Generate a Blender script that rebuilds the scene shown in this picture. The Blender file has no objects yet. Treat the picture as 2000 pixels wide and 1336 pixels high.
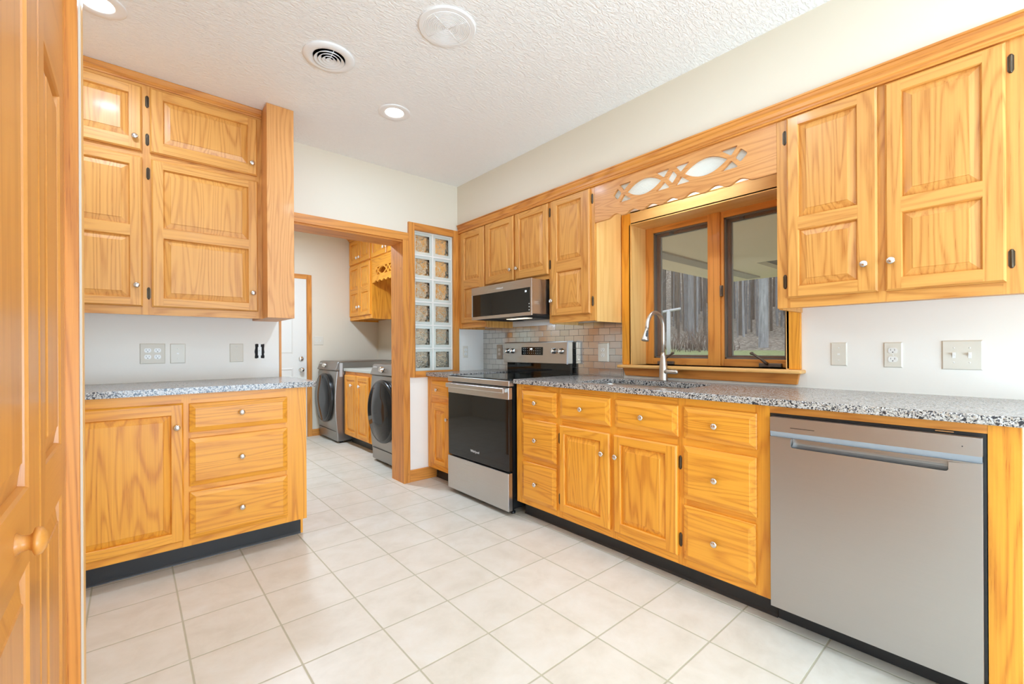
import bpy, bmesh, math, random
from mathutils import Vector, Matrix
from mathutils.geometry import tessellate_polygon
random.seed(7)
SC = bpy.context.scene
COL = SC.collection
PI = math.pi
# ------------------------------------------------------------------ camera, world, lights, exposure
H = 1.135                       # lens height
cd = bpy.data.cameras.new('camera'); cam = bpy.data.objects.new('camera', cd); COL.objects.link(cam)
cd.sensor_width = 36.0; cd.lens = 36.0 * 864.0 / 2000.0
cd.shift_y = 12.0 / 2000.0; cd.clip_start = 0.02; cd.clip_end = 300
YAW = math.radians(40.71); ROLL = math.radians(0.30)
cam.matrix_world = Matrix.Translation((0, 0, H)) @ Matrix.Rotation(-YAW, 4, 'Z') @ Matrix.Rotation(PI / 2, 4, 'X') @ Matrix.Rotation(ROLL, 4, 'Z').inverted()
SC.camera = cam
SC.view_settings.view_transform = 'Standard'; SC.view_settings.look = 'None'
SC.view_settings.gamma = 1; SC.view_settings.use_curve_mapping = False
SC.view_settings.exposure = -0.12
try:
    SC.cycles.use_denoising = True
    SC.cycles.max_bounces = 10; SC.cycles.diffuse_bounces = 6; SC.cycles.glossy_bounces = 5
    SC.cycles.transmission_bounces = 8; SC.cycles.transparent_max_bounces = 12
    SC.cycles.caustics_refractive = False; SC.cycles.caustics_reflective = False
    SC.cycles.sample_clamp_indirect = 6
except Exception:
    pass
wd = bpy.data.worlds.new('world'); SC.world = wd; wd.use_nodes = True
wn = wd.node_tree.nodes; wl = wd.node_tree.links
bg = wn['Background']; bg.inputs[0].default_value = (0.80, 0.86, 0.95, 1); bg.inputs[1].default_value = 2.7

def area(name, loc, rot, sx, sy, power, color=(1, 1, 1), shape='RECTANGLE', spread=None):
    l = bpy.data.lights.new(name, 'AREA'); l.shape = shape; l.size = sx
    if shape in ('RECTANGLE', 'ELLIPSE'): l.size_y = sy
    l.energy = power; l.color = color
    if spread: l.spread = spread
    o = bpy.data.objects.new(name, l); COL.objects.link(o); o.location = loc; o.rotation_euler = rot
    return o
WARM = (0.76, 1.0, 1.31)
CZ = 2.627
LAMPS = [(1.265, 2.596), (-0.105, 2.596), (1.265, 0.95), (2.0, -0.6), (0.6, -0.6), (-1.2, -1.6), (1.2, -2.2)]
P_LAMP = 7.5
for i, (x, y) in enumerate(LAMPS):
    area('ceiling_lamp_light', (x, y, CZ - 0.02), (0, 0, 0), 0.11, 0.11, P_LAMP, WARM, 'DISK')
for (x, y) in ((1.25, 4.6),):
    area('laundry_lamp_light', (x, y, 2.60), (0, 0, 0), 0.25, 0.25, 44, (0.80, 1.0, 1.24), 'DISK')
area('sink_lamp_light', (2.45, 1.29, 2.165), (0, 0, 0), 0.05, 0.5, 2.4, (0.92, 1.0, 1.1))
# added fill lights, unseen behind the camera, tilted up towards the ceiling
area('rear_fill_light', (0.6, -3.12, 1.15), (PI / 2 + 0.48, 0, 0), 3.0, 2.1, 265, (0.71, 0.985, 1.29))
area('left_fill_light', (-2.9, -1.9, 1.4), (0, -PI / 2 - 0.5, 0), 1.5, 1.8, 105, (0.71, 0.985, 1.29))  # second added fill, unseen at the left
area('range_hood_light', (2.40, 2.62, 1.362), (0, 0, 0), 0.05, 0.16, 0.5, WARM)
sun = bpy.data.lights.new('sun', 'SUN'); sun.energy = 0.9; sun.angle = 0.25; sun.color = (1, 0.95, 0.88)
so = bpy.data.objects.new('sun', sun); COL.objects.link(so); so.rotation_euler = (math.radians(38), math.radians(-30), 0)

# ------------------------------------------------------------------ materials
class NT:
    def __init__(s, name):
        s.m = bpy.data.materials.new(name); s.m.use_nodes = True
        s.n = s.m.node_tree.nodes; s.l = s.m.node_tree.links
        s.b = s.n['Principled BSDF']; s.out = s.n['Material Output']
    def add(s, t, **kw):
        nd = s.n.new(t)
        for k, v in kw.items():
            if k in nd.inputs: s.set(nd.inputs[k], v)
            else: setattr(nd, k, v)
        return nd
    def set(s, sock, v):
        if isinstance(v, bpy.types.NodeSocket): s.l.new(v, sock)
        else:
            if isinstance(v, (tuple, list)) and len(v) == 3 and sock.type == 'RGBA': v = (*v, 1)
            sock.default_value = v
    def math(s, op, a, b=0.0, c=None):
        nd = s.n.new('ShaderNodeMath'); nd.operation = op
        s.set(nd.inputs[0], a); s.set(nd.inputs[1], b)
        if c is not None: s.set(nd.inputs[2], c)
        return nd.outputs[0]
    def mapping(s, vec, loc=(0, 0, 0), scale=(1, 1, 1), rot=(0, 0, 0)):
        nd = s.n.new('ShaderNodeMapping'); s.set(nd.inputs[0], vec)
        s.set(nd.inputs[1], loc); nd.inputs[2].default_value = rot; s.set(nd.inputs[3], scale)
        return nd.outputs[0]
    def noise(s, vec, scale, detail=2, rough=0.5, dist=0.0):
        nd = s.n.new('ShaderNodeTexNoise'); s.set(nd.inputs['Vector'], vec)
        nd.inputs['Scale'].default_value = scale; nd.inputs['Detail'].default_value = detail
        nd.inputs['Roughness'].default_value = rough; nd.inputs['Distortion'].default_value = dist
        return nd.outputs[0]
    def ramp(s, fac, stops, interp='LINEAR'):
        nd = s.n.new('ShaderNodeValToRGB'); s.set(nd.inputs[0], fac); cr = nd.color_ramp; cr.interpolation = interp
        while len(cr.elements) < len(stops): cr.elements.new(0.5)
        for e, (p, c) in zip(cr.elements, stops):
            e.position = p; e.color = (*c, 1) if len(c) == 3 else c
        return nd.outputs[0]
    def mix(s, fac, a, b, blend='MIX'):
        nd = s.n.new('ShaderNodeMix'); nd.data_type = 'RGBA'; nd.blend_type = blend
        s.set(nd.inputs[0], fac); s.set(nd.inputs[6], a); s.set(nd.inputs[7], b)
        return nd.outputs[2]
    def bump(s, h, strength=0.3, dist=0.01):
        nd = s.n.new('ShaderNodeBump'); s.set(nd.inputs['Height'], h)
        nd.inputs['Strength'].default_value = strength; nd.inputs['Distance'].default_value = dist
        s.l.new(nd.outputs[0], s.b.inputs['Normal']); return nd.outputs[0]
    def P(s, **kw):
        for k, v in kw.items():
            s.set(s.b.inputs[k.replace('_', ' ')], v)
        return s
    def objvec(s):
        t = s.n.new('ShaderNodeTexCoord'); oi = s.n.new('ShaderNodeObjectInfo')
        v = s.n.new('ShaderNodeVectorMath'); v.operation = 'ADD'
        s.l.new(t.outputs['Object'], v.inputs[0])
        k = s.n.new('ShaderNodeVectorMath'); k.operation = 'SCALE'; k.inputs[0].default_value = (13.7, 7.9, 5.3)
        s.l.new(oi.outputs['Random'], k.inputs['Scale']); s.l.new(k.outputs[0], v.inputs[1])
        return v.outputs[0]

def lin(r, g, b):
    f = lambda c: (c / 255 / 12.92) if c / 255 <= 0.04045 else ((c / 255 + 0.055) / 1.055) ** 2.4
    return (f(r), f(g), f(b))

def simple(name, rgb, rough=0.5, metal=0.0, **kw):
    t = NT(name); t.P(Base_Color=rgb, Roughness=rough, Metallic=metal)
    for k, v in kw.items(): t.set(t.b.inputs[k.replace('_', ' ')], v)
    return t.m

def wood(name, axis, light, dark, figure=34, rough=0.42, contrast=1.0, knots=0.0, coat=0.06):
    """varnished timber; grain runs along axis, growth rings are contour lines of a stretched noise"""
    t = NT(name); v = t.objvec()
    s = [7.0, 7.0, 7.0]; s[axis] = 0.62
    f = [170, 170, 170]; f[axis] = 2.6
    p = [420, 420, 420]; p[axis] = 14
    n1 = t.noise(t.mapping(v, scale=s), 1.0, 2.0, 0.42, 0.25)
    ring = t.math('SINE', t.math('MULTIPLY', n1, figure * 3.0))
    ring = t.math('MULTIPLY_ADD', ring, 0.5, 0.5)
    ring = t.math('POWER', ring, 2.6)
    fine = t.noise(t.mapping(v, scale=f), 1.0, 3.0, 0.6)
    pore = t.noise(t.mapping(v, scale=p), 1.0, 1.0, 0.5)
    poreM = t.ramp(pore, [(0.60, (0, 0, 0)), (0.72, (1, 1, 1))])
    tone = t.noise(t.mapping(v, scale=[c * 0.4 for c in s]), 1.0, 1.0)
    a = t.math('MULTIPLY', ring, 0.45 * contrast)
    b = t.math('MULTIPLY', t.math('SUBTRACT', fine, 0.42), 0.9 * contrast)
    c = t.math('MULTIPLY', t.math('MULTIPLY', poreM, ring), 0.35 * contrast)
    d = t.math('MULTIPLY', t.math('SUBTRACT', tone, 0.5), 0.7)
    fac = t.math('ADD', t.math('ADD', a, b), t.math('ADD', c, d))
    mid = tuple((l * 0.62 + k * 0.38) for l, k in zip(light, dark))
    col = t.ramp(fac, [(0.0, light), (0.45, mid), (1.0, dark)])
    if knots:
        vo = t.add('ShaderNodeTexVoronoi', Vector=t.mapping(v, scale=(3, 3, 1.6)), Scale=1.6)
        kn = t.ramp(vo.outputs['Distance'], [(0.0, (1, 1, 1)), (0.035, (1, 1, 1)), (0.06, (0, 0, 0))])
        col = t.mix(t.math('MULTIPLY', kn, knots), col, tuple(x * 0.25 for x in dark))
    t.P(Base_Color=col, Roughness=rough, Coat_Weight=coat, Coat_Roughness=0.12)
    t.bump(t.math('ADD', t.math('MULTIPLY', poreM, -1.0), t.math('MULTIPLY', fine, 0.4)), 0.06, 0.002)
    return t.m

OAK_L, OAK_D = lin(240, 164, 52), lin(190, 102, 14)
oakX, oakY, oakZ = [wood('oak_grain_' + 'xyz'[i], i, OAK_L, OAK_D) for i in range(3)]
TR_L, TR_D = lin(222, 148, 66), lin(168, 92, 30)
UP_L, UP_D = lin(221, 157, 78), lin(176, 102, 32)    # wall-cabinet oak: daylight sheen put into a paler colour
upX, upY, upZ = [wood('daylit_oak_grain_' + 'xyz'[i], i, UP_L, UP_D) for i in range(3)]
trimX, trimY, trimZ = [wood('trim_oak_grain_' + 'xyz'[i], i, TR_L, TR_D, figure=26, knots=0.5) for i in range(3)]
RO_L, RO_D = lin(222, 158, 92), lin(184, 112, 50)
redY, redZ = wood('red_oak_grain_y', 1, RO_L, RO_D, figure=44), wood('red_oak_grain_z', 2, RO_L, RO_D, figure=44)
PI_L, PI_D = lin(238, 188, 116), lin(212, 148, 70)
pineX, pineY, pineZ = [wood('pine_grain_' + 'xyz'[i], i, PI_L, PI_D, figure=16, contrast=0.7) for i in range(3)]
doorwood = wood('pine_door_varnished', 2, lin(206, 138, 60), lin(166, 98, 34), figure=12, rough=0.36, contrast=0.8, coat=0.14)
doorwoodY = wood('pine_door_rail_varnished', 1, lin(206, 138, 60), lin(166, 98, 34), figure=12, rough=0.36, contrast=0.8, coat=0.14)

def wallmat(name, rgb, bump=0.05, scale=90):
    t = NT(name); g = t.add('ShaderNodeTexCoord').outputs['Object']
    t.P(Base_Color=rgb, Roughness=0.6, Specular_IOR_Level=0.25); t.bump(t.noise(g, scale, 3), bump, 0.004); return t.m
paint = wallmat('wall_paint_warm_white', lin(228, 217, 198))
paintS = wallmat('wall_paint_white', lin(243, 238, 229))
def ceiling_mat():
    t = NT('ceiling_stipple'); g = t.add('ShaderNodeTexCoord').outputs['Object']
    n = t.noise(t.mapping(g, rot=(0, 0, 0.5), scale=(1, 2.4, 1)), 34, 3, 0.55, 0.8)
    h = t.ramp(n, [(0.45, (0, 0, 0)), (0.56, (1, 1, 1))])
    t.P(Base_Color=lin(252, 250, 247), Roughness=0.7, Specular_IOR_Level=0.2); t.bump(h, 0.55, 0.005); return t.m
ceilM = ceiling_mat()
def tile_mat():
    t = NT('floor_tile'); g = t.add('ShaderNodeNewGeometry').outputs['Position']
    sp = t.add('ShaderNodeSeparateXYZ', Vector=g)
    fx = t.math('MULTIPLY', t.math('SUBTRACT', sp.outputs[0], 0.158 - 0.3053 * 40), 1 / 0.3053)
    fy = t.math('MULTIPLY', t.math('SUBTRACT', sp.outputs[1], 0.4995 - 0.3006 * 40), 1 / 0.3006)
    def edge(f):
        fr = t.math('FRACT', f); d = t.math('ABSOLUTE', t.math('SUBTRACT', fr, 0.5))
        return t.math('SUBTRACT', 0.5, d)
    e = t.math('MINIMUM', edge(fx), edge(fy))
    gr = t.ramp(e, [(0.0, (1, 1, 1)), (0.0085, (1, 1, 1)), (0.0125, (0, 0, 0))])
    cell = t.add('ShaderNodeCombineXYZ', X=t.math('FLOOR', fx), Y=t.math('FLOOR', fy))
    wn_ = t.add('ShaderNodeTexWhiteNoise', Vector=cell.outputs[0])
    off = t.add('ShaderNodeVectorMath', operation='SCALE'); t.set(off.inputs[0], wn_.outputs['Color']); off.inputs['Scale'].default_value = 9
    vv = t.add('ShaderNodeVectorMath', operation='ADD'); t.set(vv.inputs[0], g); t.set(vv.inputs[1], off.outputs[0])
    n = t.noise(vv.outputs[0], 6.5, 5, 0.62, 0.3); n2 = t.noise(vv.outputs[0], 60, 2, 0.6)
    base = t.ramp(n, [(0.3, lin(214, 204, 186)), (0.5, lin(225, 216, 200)), (0.7, lin(231, 224, 211))])
    base = t.mix(t.math('MULTIPLY', n2, 0.18), base, lin(212, 200, 184))
    base = t.mix(t.math('MULTIPLY', wn_.outputs['Value'], 0.10), base, lin(222, 206, 186))
    gcol = t.mix(n, lin(176, 168, 140), lin(200, 192, 168))
    t.P(Base_Color=t.mix(gr, base, gcol), Roughness=t.math('MULTIPLY_ADD', gr, 0.4, 0.38), Specular_IOR_Level=0.35)
    h = t.math('ADD', t.math('MULTIPLY', gr, -1.0), t.math('MULTIPLY', n2, 0.12))
    t.bump(h, 0.35, 0.003); return t.m
tileM = tile_mat()
def granite():
    t = NT('speckled_granite'); g = t.add('ShaderNodeTexCoord').outputs['Object']
    gd = t.add('ShaderNodeVectorMath', operation='ADD'); t.set(gd.inputs[0], g)
    nz = t.add('ShaderNodeTexNoise', Vector=g, Scale=160.0)
    sc = t.add('ShaderNodeVectorMath', operation='SCALE'); t.set(sc.inputs[0], nz.outputs['Color']); sc.inputs['Scale'].default_value = 0.006
    t.set(gd.inputs[1], sc.outputs[0])
    v1 = t.add('ShaderNodeTexVoronoi', Vector=gd.outputs[0], Scale=250.0)
    s1 = t.add('ShaderNodeSeparateColor', Color=v1.outputs['Color'])
    v2 = t.add('ShaderNodeTexVoronoi', Vector=gd.outputs[0], Scale=130.0)
    s2 = t.add('ShaderNodeSeparateColor', Color=v2.outputs['Color'])
    c1 = t.ramp(s1.outputs[0], [(0.0, lin(38, 38, 42)), (0.10, lin(92, 92, 98)), (0.26, lin(150, 146, 142)), (0.40, lin(196, 190, 182)), (0.62, lin(214, 206, 196)), (0.80, lin(226, 224, 222)), (0.93, lin(188, 170, 152))], 'CONSTANT')
    c2 = t.ramp(s2.outputs[1], [(0.0, (1, 1, 1)), (0.06, (0, 0, 0))], 'CONSTANT')
    col = t.mix(c2, c1, lin(62, 62, 66)); col = t.mix(0.22, col, (0, 0, 0))
    t.P(Base_Color=col, Roughness=0.20, Specular_IOR_Level=0.42); return t.m
graniteM = granite()
def steel(name, rgb=(0.60, 0.585, 0.565), rough=0.27, axis=1, amt=1.0):
    t = NT(name); g = t.add('ShaderNodeTexCoord').outputs['Object']
    s = [600, 600, 600]; s[axis] = 4
    n = t.noise(t.mapping(g, scale=s), 1.0, 2)
    n2 = t.noise(t.mapping(g, scale=(2, 2, 1)), 1.0, 1)
    t.P(Base_Color=t.mix(t.math('MULTIPLY', n, 0.10 * amt), rgb, (0.35, 0.34, 0.33)), Metallic=1.0,
        Roughness=t.math('ADD', t.math('MULTIPLY', n, 0.14 * amt), t.math('MULTIPLY_ADD', n2, 0.06, rough - 0.07)))
    t.bump(n, 0.03 * amt, 0.001); return t.m
steelY = steel('brushed_steel'); steelDW = steel('brushed_steel_dishwasher', (0.47, 0.465, 0.46), 0.34)
chrome = simple('polished_chrome', (0.75, 0.75, 0.74), 0.12, 1.0)
nickel = simple('brushed_nickel', (0.62, 0.58, 0.52), 0.38, 1.0)
knobM = simple('satin_nickel_knob', (0.74, 0.72, 0.69), 0.22, 1.0)
graphite = steel('graphite_appliance_metal', (0.34, 0.32, 0.30), 0.32)
blackG = simple('black_glass', (0.005, 0.005, 0.005), 0.04, 0.0, Specular_IOR_Level=0.5)
doorG = simple('washer_door_dark_glass', (0.012, 0.012, 0.013), 0.05, 0.0, Specular_IOR_Level=0.22)
blackP = simple('black_plastic', (0.018, 0.018, 0.019), 0.4)
blackM = simple('black_enamel', (0.012, 0.012, 0.012), 0.25)
vinyl = simple('black_vinyl_toe_kick', (0.022, 0.021, 0.021), 0.42)
plateM = simple('ivory_wall_plate', lin(224, 217, 202), 0.5)
outM = simple('white_receptacle', lin(240, 238, 232), 0.3)
slotM = simple('outlet_slot', (0.03, 0.028, 0.025), 0.6)
hingeM = simple('antique_bronze_hinge', (0.10, 0.075, 0.05), 0.35, 0.9)
bronzeM = simple('bronze_window_hardware', (0.17, 0.13, 0.10), 0.45, 0.5)
whiteV = simple('white_vent_enamel', lin(244, 242, 240), 0.4)
whiteD = simple('white_door_paint', lin(232, 228, 220), 0.45)
porc = simple('white_porcelain_knob', lin(238, 236, 232), 0.12)
darkM = simple('dark_cavity', (0.012, 0.01, 0.009), 0.8)
ductM = simple('galvanised_duct', (0.35, 0.33, 0.31), 0.4, 0.8)
clearP = simple('grey_protective_film', lin(150, 158, 166), 0.3)
whiteT = simple('white_printed_lettering', (0.75, 0.73, 0.70), 0.4)
whiteT.node_tree.nodes['Principled BSDF'].inputs['Metallic'].default_value = 0.2
mortar = simple('white_mortar', lin(236, 232, 224), 0.6)
screenFr = simple('bronze_screen_frame', lin(108, 98, 88), 0.5)
sashM = simple('brown_sash_cladding', lin(156, 98, 60), 0.5)
alumM = simple('pale_aluminium_spacer', lin(176, 176, 170), 0.35, 0.4)
laminate = simple('pale_grey_laminate', lin(196, 196, 186), 0.35)
def emis(name, rgb, s):
    t = NT(name); t.P(Base_Color=rgb, Emission_Color=rgb, Emission_Strength=s); return t.m
lampM = emis('lit_lamp_lens', (1.0, 0.96, 0.90), 7.0)
hoodM = emis('lit_hood_lamp_lens', (1.0, 0.85, 0.6), 2.0)
dispM = emis('lit_display_digits', (0.85, 0.93, 1.0), 1.6)
def backsplash_mat():
    t = NT('steel_subway_tile'); g = t.add('ShaderNodeTexCoord').outputs['Object']
    sp = t.add('ShaderNodeSeparateXYZ', Vector=g)
    v = t.add('ShaderNodeCombineXYZ', X=sp.outputs[1], Y=sp.outputs[2])
    def brick(c1, c2, mo):
        b = t.add('ShaderNodeTexBrick'); t.set(b.inputs['Vector'], v.outputs[0]); b.offset = 0.5
        t.set(b.inputs['Color1'], c1); t.set(b.inputs['Color2'], c2); t.set(b.inputs['Mortar'], mo)
        b.inputs['Scale'].default_value = 1.0; b.inputs['Mortar Size'].default_value = 0.0011
        b.inputs['Mortar Smooth'].default_value = 0.1; b.inputs['Bias'].default_value = 0.0
        b.inputs['Brick Width'].default_value = 0.0965; b.inputs['Row Height'].default_value = 0.0487; return b
    b = brick((0.60, 0.575, 0.53), (0.74, 0.72, 0.68), (0.13, 0.12, 0.11))
    br = brick((0.12, 0.12, 0.12), (0.26, 0.26, 0.26), (0.8, 0.8, 0.8))
    mt = t.math('SUBTRACT', 1.0, b.outputs['Fac'])
    n = t.noise(t.mapping(g, scale=(500, 6, 500)), 1.0, 2)
    t.P(Base_Color=b.outputs['Color'], Metallic=t.math('MULTIPLY', mt, 0.95), Roughness=br.outputs['Color'])
    t.bump(t.math('ADD', mt, t.math('MULTIPLY', n, 0.02)), 0.35, 0.0015); return t.m
splashM = backsplash_mat()
def transp_mix(name, rgb_t, closure, fac, **kw):
    t = NT(name); tr = t.add('ShaderNodeBsdfTransparent'); tr.inputs[0].default_value = (*rgb_t, 1)
    c = t.add(closure)
    for k, v in kw.items(): t.set(c.inputs[k], v)
    mx = t.add('ShaderNodeMixShader'); t.set(mx.inputs[0], fac(t) if callable(fac) else fac)
    t.l.new(tr.outputs[0], mx.inputs[1]); t.l.new(c.outputs[0], mx.inputs[2]); t.l.new(mx.outputs[0], t.out.inputs[0]); return t.m
def fres(t):
    f = t.add('ShaderNodeFresnel'); f.inputs[0].default_value = 1.45
    return f.outputs[0]
paneM = transp_mix('window_pane_glass', (0.93, 0.95, 0.94), 'ShaderNodeBsdfGlossy', fres, Color=(1, 1, 1), Roughness=0.0)
meshM = transp_mix('insect_screen_mesh', (0.80, 0.80, 0.80), 'ShaderNodeBsdfDiffuse', 0.22, Color=lin(150, 146, 140))
def wavy_glass():
    t = NT('wavy_block_glass'); g = t.add('ShaderNodeTexCoord').outputs['Object']
    n = t.noise(g, 26, 2, 0.5, 1.2)
    vo = t.add('ShaderNodeTexVoronoi', Vector=g, Scale=30.0)
    t.P(Base_Color=(0.93, 0.96, 0.93), Roughness=0.02, IOR=1.35, Transmission_Weight=1.0)
    t.bump(t.math('ADD', n, t.math('MULTIPLY', vo.outputs['Distance'], 0.6)), 0.9, 0.02); return t.m
wavyM = wavy_glass()
rimM = NT('block_rim_glass'); rimM.P(Base_Color=lin(232, 236, 226), Roughness=0.10, Transmission_Weight=0.25, IOR=1.3); rimM = rimM.m
def hammered():
    t = NT('hammered_white_glass'); g = t.add('ShaderNodeTexCoord').outputs['Object']
    vo = t.add('ShaderNodeTexVoronoi', Vector=g, Scale=140.0)
    d = t.add('ShaderNodeBsdfTranslucent'); d.inputs[0].default_value = (0.92, 0.95, 0.93, 1)
    mx = t.add('ShaderNodeMixShader'); mx.inputs[0].default_value = 0.55
    t.P(Base_Color=lin(226, 232, 226), Roughness=0.12, Specular_IOR_Level=0.6)
    nrm = t.bump(vo.outputs['Distance'], 0.7, 0.004)
    t.l.new(t.b.outputs[0], mx.inputs[1]); t.l.new(d.outputs[0], mx.inputs[2]); t.l.new(mx.outputs[0], t.out.inputs[0]); return t.m
hammerM = hammered()

# ------------------------------------------------------------------ mesh helper
ORG = {}
class MB:
    def __init__(s): s.v = []; s.f = []; s.mi = []; s.mats = []; s.sm = []
    def _m(s, mat):
        if mat not in s.mats: s.mats.append(mat)
        return s.mats.index(mat)
    def face(s, pts, mat, smooth=False):
        i = len(s.v); s.v += [tuple(p) for p in pts]; s.f.append(tuple(range(i, i + len(pts)))); s.mi.append(s._m(mat)); s.sm.append(smooth)
    def mesh(s, vs, fs, mat, smooth=False):
        i = len(s.v); s.v += [tuple(p) for p in vs]; k = s._m(mat)
        for f in fs: s.f.append(tuple(i + a for a in f)); s.mi.append(k); s.sm.append(smooth)
    def box(s, a, b, mat):
        (x0, x1), (y0, y1), (z0, z1) = [(min(p, q), max(p, q)) for p, q in zip(a, b)]
        vs = [(x0, y0, z0), (x1, y0, z0), (x1, y1, z0), (x0, y1, z0), (x0, y0, z1), (x1, y0, z1), (x1, y1, z1), (x0, y1, z1)]
        s.mesh(vs, [(0, 3, 2, 1), (4, 5, 6, 7), (0, 1, 5, 4), (1, 2, 6, 5), (2, 3, 7, 6), (3, 0, 4, 7)], mat); return s
    def prism(s, pts, fn, d0, d1, mat, holes=(), smooth=False, matside=None):
        """pts: 2d outline; fn(u,v,d)->xyz; extruded d0..d1; holes list of outlines"""
        loops = [pts] + list(holes); flat = [p for l in loops for p in l]
        tris = tessellate_polygon([[Vector((p[0], p[1], 0)) for p in l] for l in loops])
        n = len(flat)
        vs = [fn(p[0], p[1], d0) for p in flat] + [fn(p[0], p[1], d1) for p in flat]
        fs = [tuple(t) for t in tris] + [tuple(n + a for a in reversed(t)) for t in tris]
        s.mesh(vs, fs, mat)
        k = 0
        for l in loops:
            m = len(l); sv = []; sf = []
            for j in range(m):
                a, b = l[j], l[(j + 1) % m]
                q = len(sv); sv += [fn(a[0], a[1], d0), fn(b[0], b[1], d0), fn(b[0], b[1], d1), fn(a[0], a[1], d1)]
                sf.append((q, q + 1, q + 2, q + 3))
            s.mesh(sv, sf, matside or mat, smooth)
        return s
    def lathe(s, prof, fn, mat, seg=24, smooth=True, cap=True):
        """prof: list of (r,h); fn(a,b,h) -> xyz"""
        vs = []; fs = []
        for r, hh in prof:
            for k in range(seg):
                a = 2 * PI * k / seg; vs.append(fn(r * math.cos(a), r * math.sin(a), hh))
        for i in range(len(prof) - 1):
            for k in range(seg):
                k2 = (k + 1) % seg; fs.append((i * seg + k, i * seg + k2, (i + 1) * seg + k2, (i + 1) * seg + k))
        if cap:
            fs.append(tuple(reversed(range(seg)))); fs.append(tuple((len(prof) - 1) * seg + k for k in range(seg)))
        s.mesh(vs, fs, mat, smooth); return s
    def tube(s, path, rad, mat, seg=14, smooth=True):
        path = [Vector(p) for p in path]; n = len(path); rs = rad if isinstance(rad, (list, tuple)) else [rad] * n
        t0 = (path[1] - path[0]).normalized(); up = Vector((0, 0, 1)) if abs(t0.z) < 0.9 else Vector((1, 0, 0))
        nx = t0.cross(up).normalized(); vs = []; fs = []
        for i, p in enumerate(path):
            t = (path[min(i + 1, n - 1)] - path[max(i - 1, 0)]).normalized()
            nx = (nx - t * nx.dot(t)).normalized(); ny = t.cross(nx)
            for k in range(seg):
                a = 2 * PI * k / seg; vs.append(p + (nx * math.cos(a) + ny * math.sin(a)) * rs[i])
        for i in range(n - 1):
            for k in range(seg):
                k2 = (k + 1) % seg; fs.append((i * seg + k, i * seg + k2, (i + 1) * seg + k2, (i + 1) * seg + k))
        fs.append(tuple(reversed(range(seg)))); fs.append(tuple((n - 1) * seg + k for k in range(seg)))
        s.mesh(vs, fs, mat, smooth); return s
    def build(s, name, parent=None, origin=None, bevel=0.0, seg=2, recalc=True, label=None):
        xs, ys, zs = zip(*s.v)
        if origin is None:
            origin = ((min(xs) + max(xs)) / 2, (min(ys) + max(ys)) / 2, min(zs))
        o0 = Vector(origin); me = bpy.data.meshes.new(name)
        me.from_pydata([tuple(Vector(p) - o0) for p in s.v], [], s.f)
        for m in s.mats: me.materials.append(m)
        for p, k, sm in zip(me.polygons, s.mi, s.sm): p.material_index = k; p.use_smooth = sm
        bm = bmesh.new(); bm.from_mesh(me); bmesh.ops.remove_doubles(bm, verts=bm.verts, dist=1e-5)
        if recalc: bmesh.ops.recalc_face_normals(bm, faces=bm.faces)
        bm.to_mesh(me); bm.free(); me.update()
        o = bpy.data.objects.new(name, me); COL.objects.link(o); ORG[o.name] = o0
        if parent is not None: o.parent = parent; o.location = o0 - ORG[parent.name]
        else: o.location = o0
        if bevel:
            b = o.modifiers.new('bevel', 'BEVEL'); b.width = bevel; b.segments = seg; b.limit_method = 'ANGLE'; b.angle_limit = 0.7
        if label: o['label'] = label
        return o
def thing(name, loc, label, cat, group=None):
    o = bpy.data.objects.new(name, None); COL.objects.link(o); o.location = loc; ORG[o.name] = Vector(loc)
    o.empty_display_size = 0.1
    return tag(o, label, cat, group)
def tag(o, label, cat, group=None, kind=None):
    if label: o['label'] = label
    if cat: o['category'] = cat
    if group: o['group'] = group
    if kind: o['kind'] = kind
    return o
def struct(o): o['kind'] = 'structure'; return o
def copy_tree(root, loc, label=None, group=None):
    r = root.copy(); COL.objects.link(r); r.location = loc; ORG[r.name] = Vector(loc)
    if label: r['label'] = label
    if group: r['group'] = group
    for ch in list(root.children):
        c = ch.copy(); COL.objects.link(c); c.parent = r
        for g in list(ch.children):
            d = g.copy(); COL.objects.link(d); d.parent = c
    return r
def text(name, body, size, origin, xdir, zdir, mat, parent, depth=0.0006):
    cu = bpy.data.curves.new(name, 'FONT'); cu.body = body; cu.size = size; cu.extrude = depth; cu.align_x = 'CENTER'; cu.align_y = 'CENTER'
    tmp = bpy.data.objects.new(name, cu); COL.objects.link(tmp)
    dg = bpy.context.evaluated_depsgraph_get(); me = bpy.data.meshes.new_from_object(tmp.evaluated_get(dg))
    bpy.data.objects.remove(tmp); me.materials.clear(); me.materials.append(mat)
    o = bpy.data.objects.new(name, me); COL.objects.link(o)
    x = Vector(xdir).normalized(); z = Vector(zdir).normalized(); n = x.cross(z)
    o.parent = parent
    M = Matrix((x, z, n)).transposed().to_4x4(); M.translation = Vector(origin) - ORG[parent.name]
    o.matrix_local = M; ORG[o.name] = Vector(origin); return o

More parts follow.
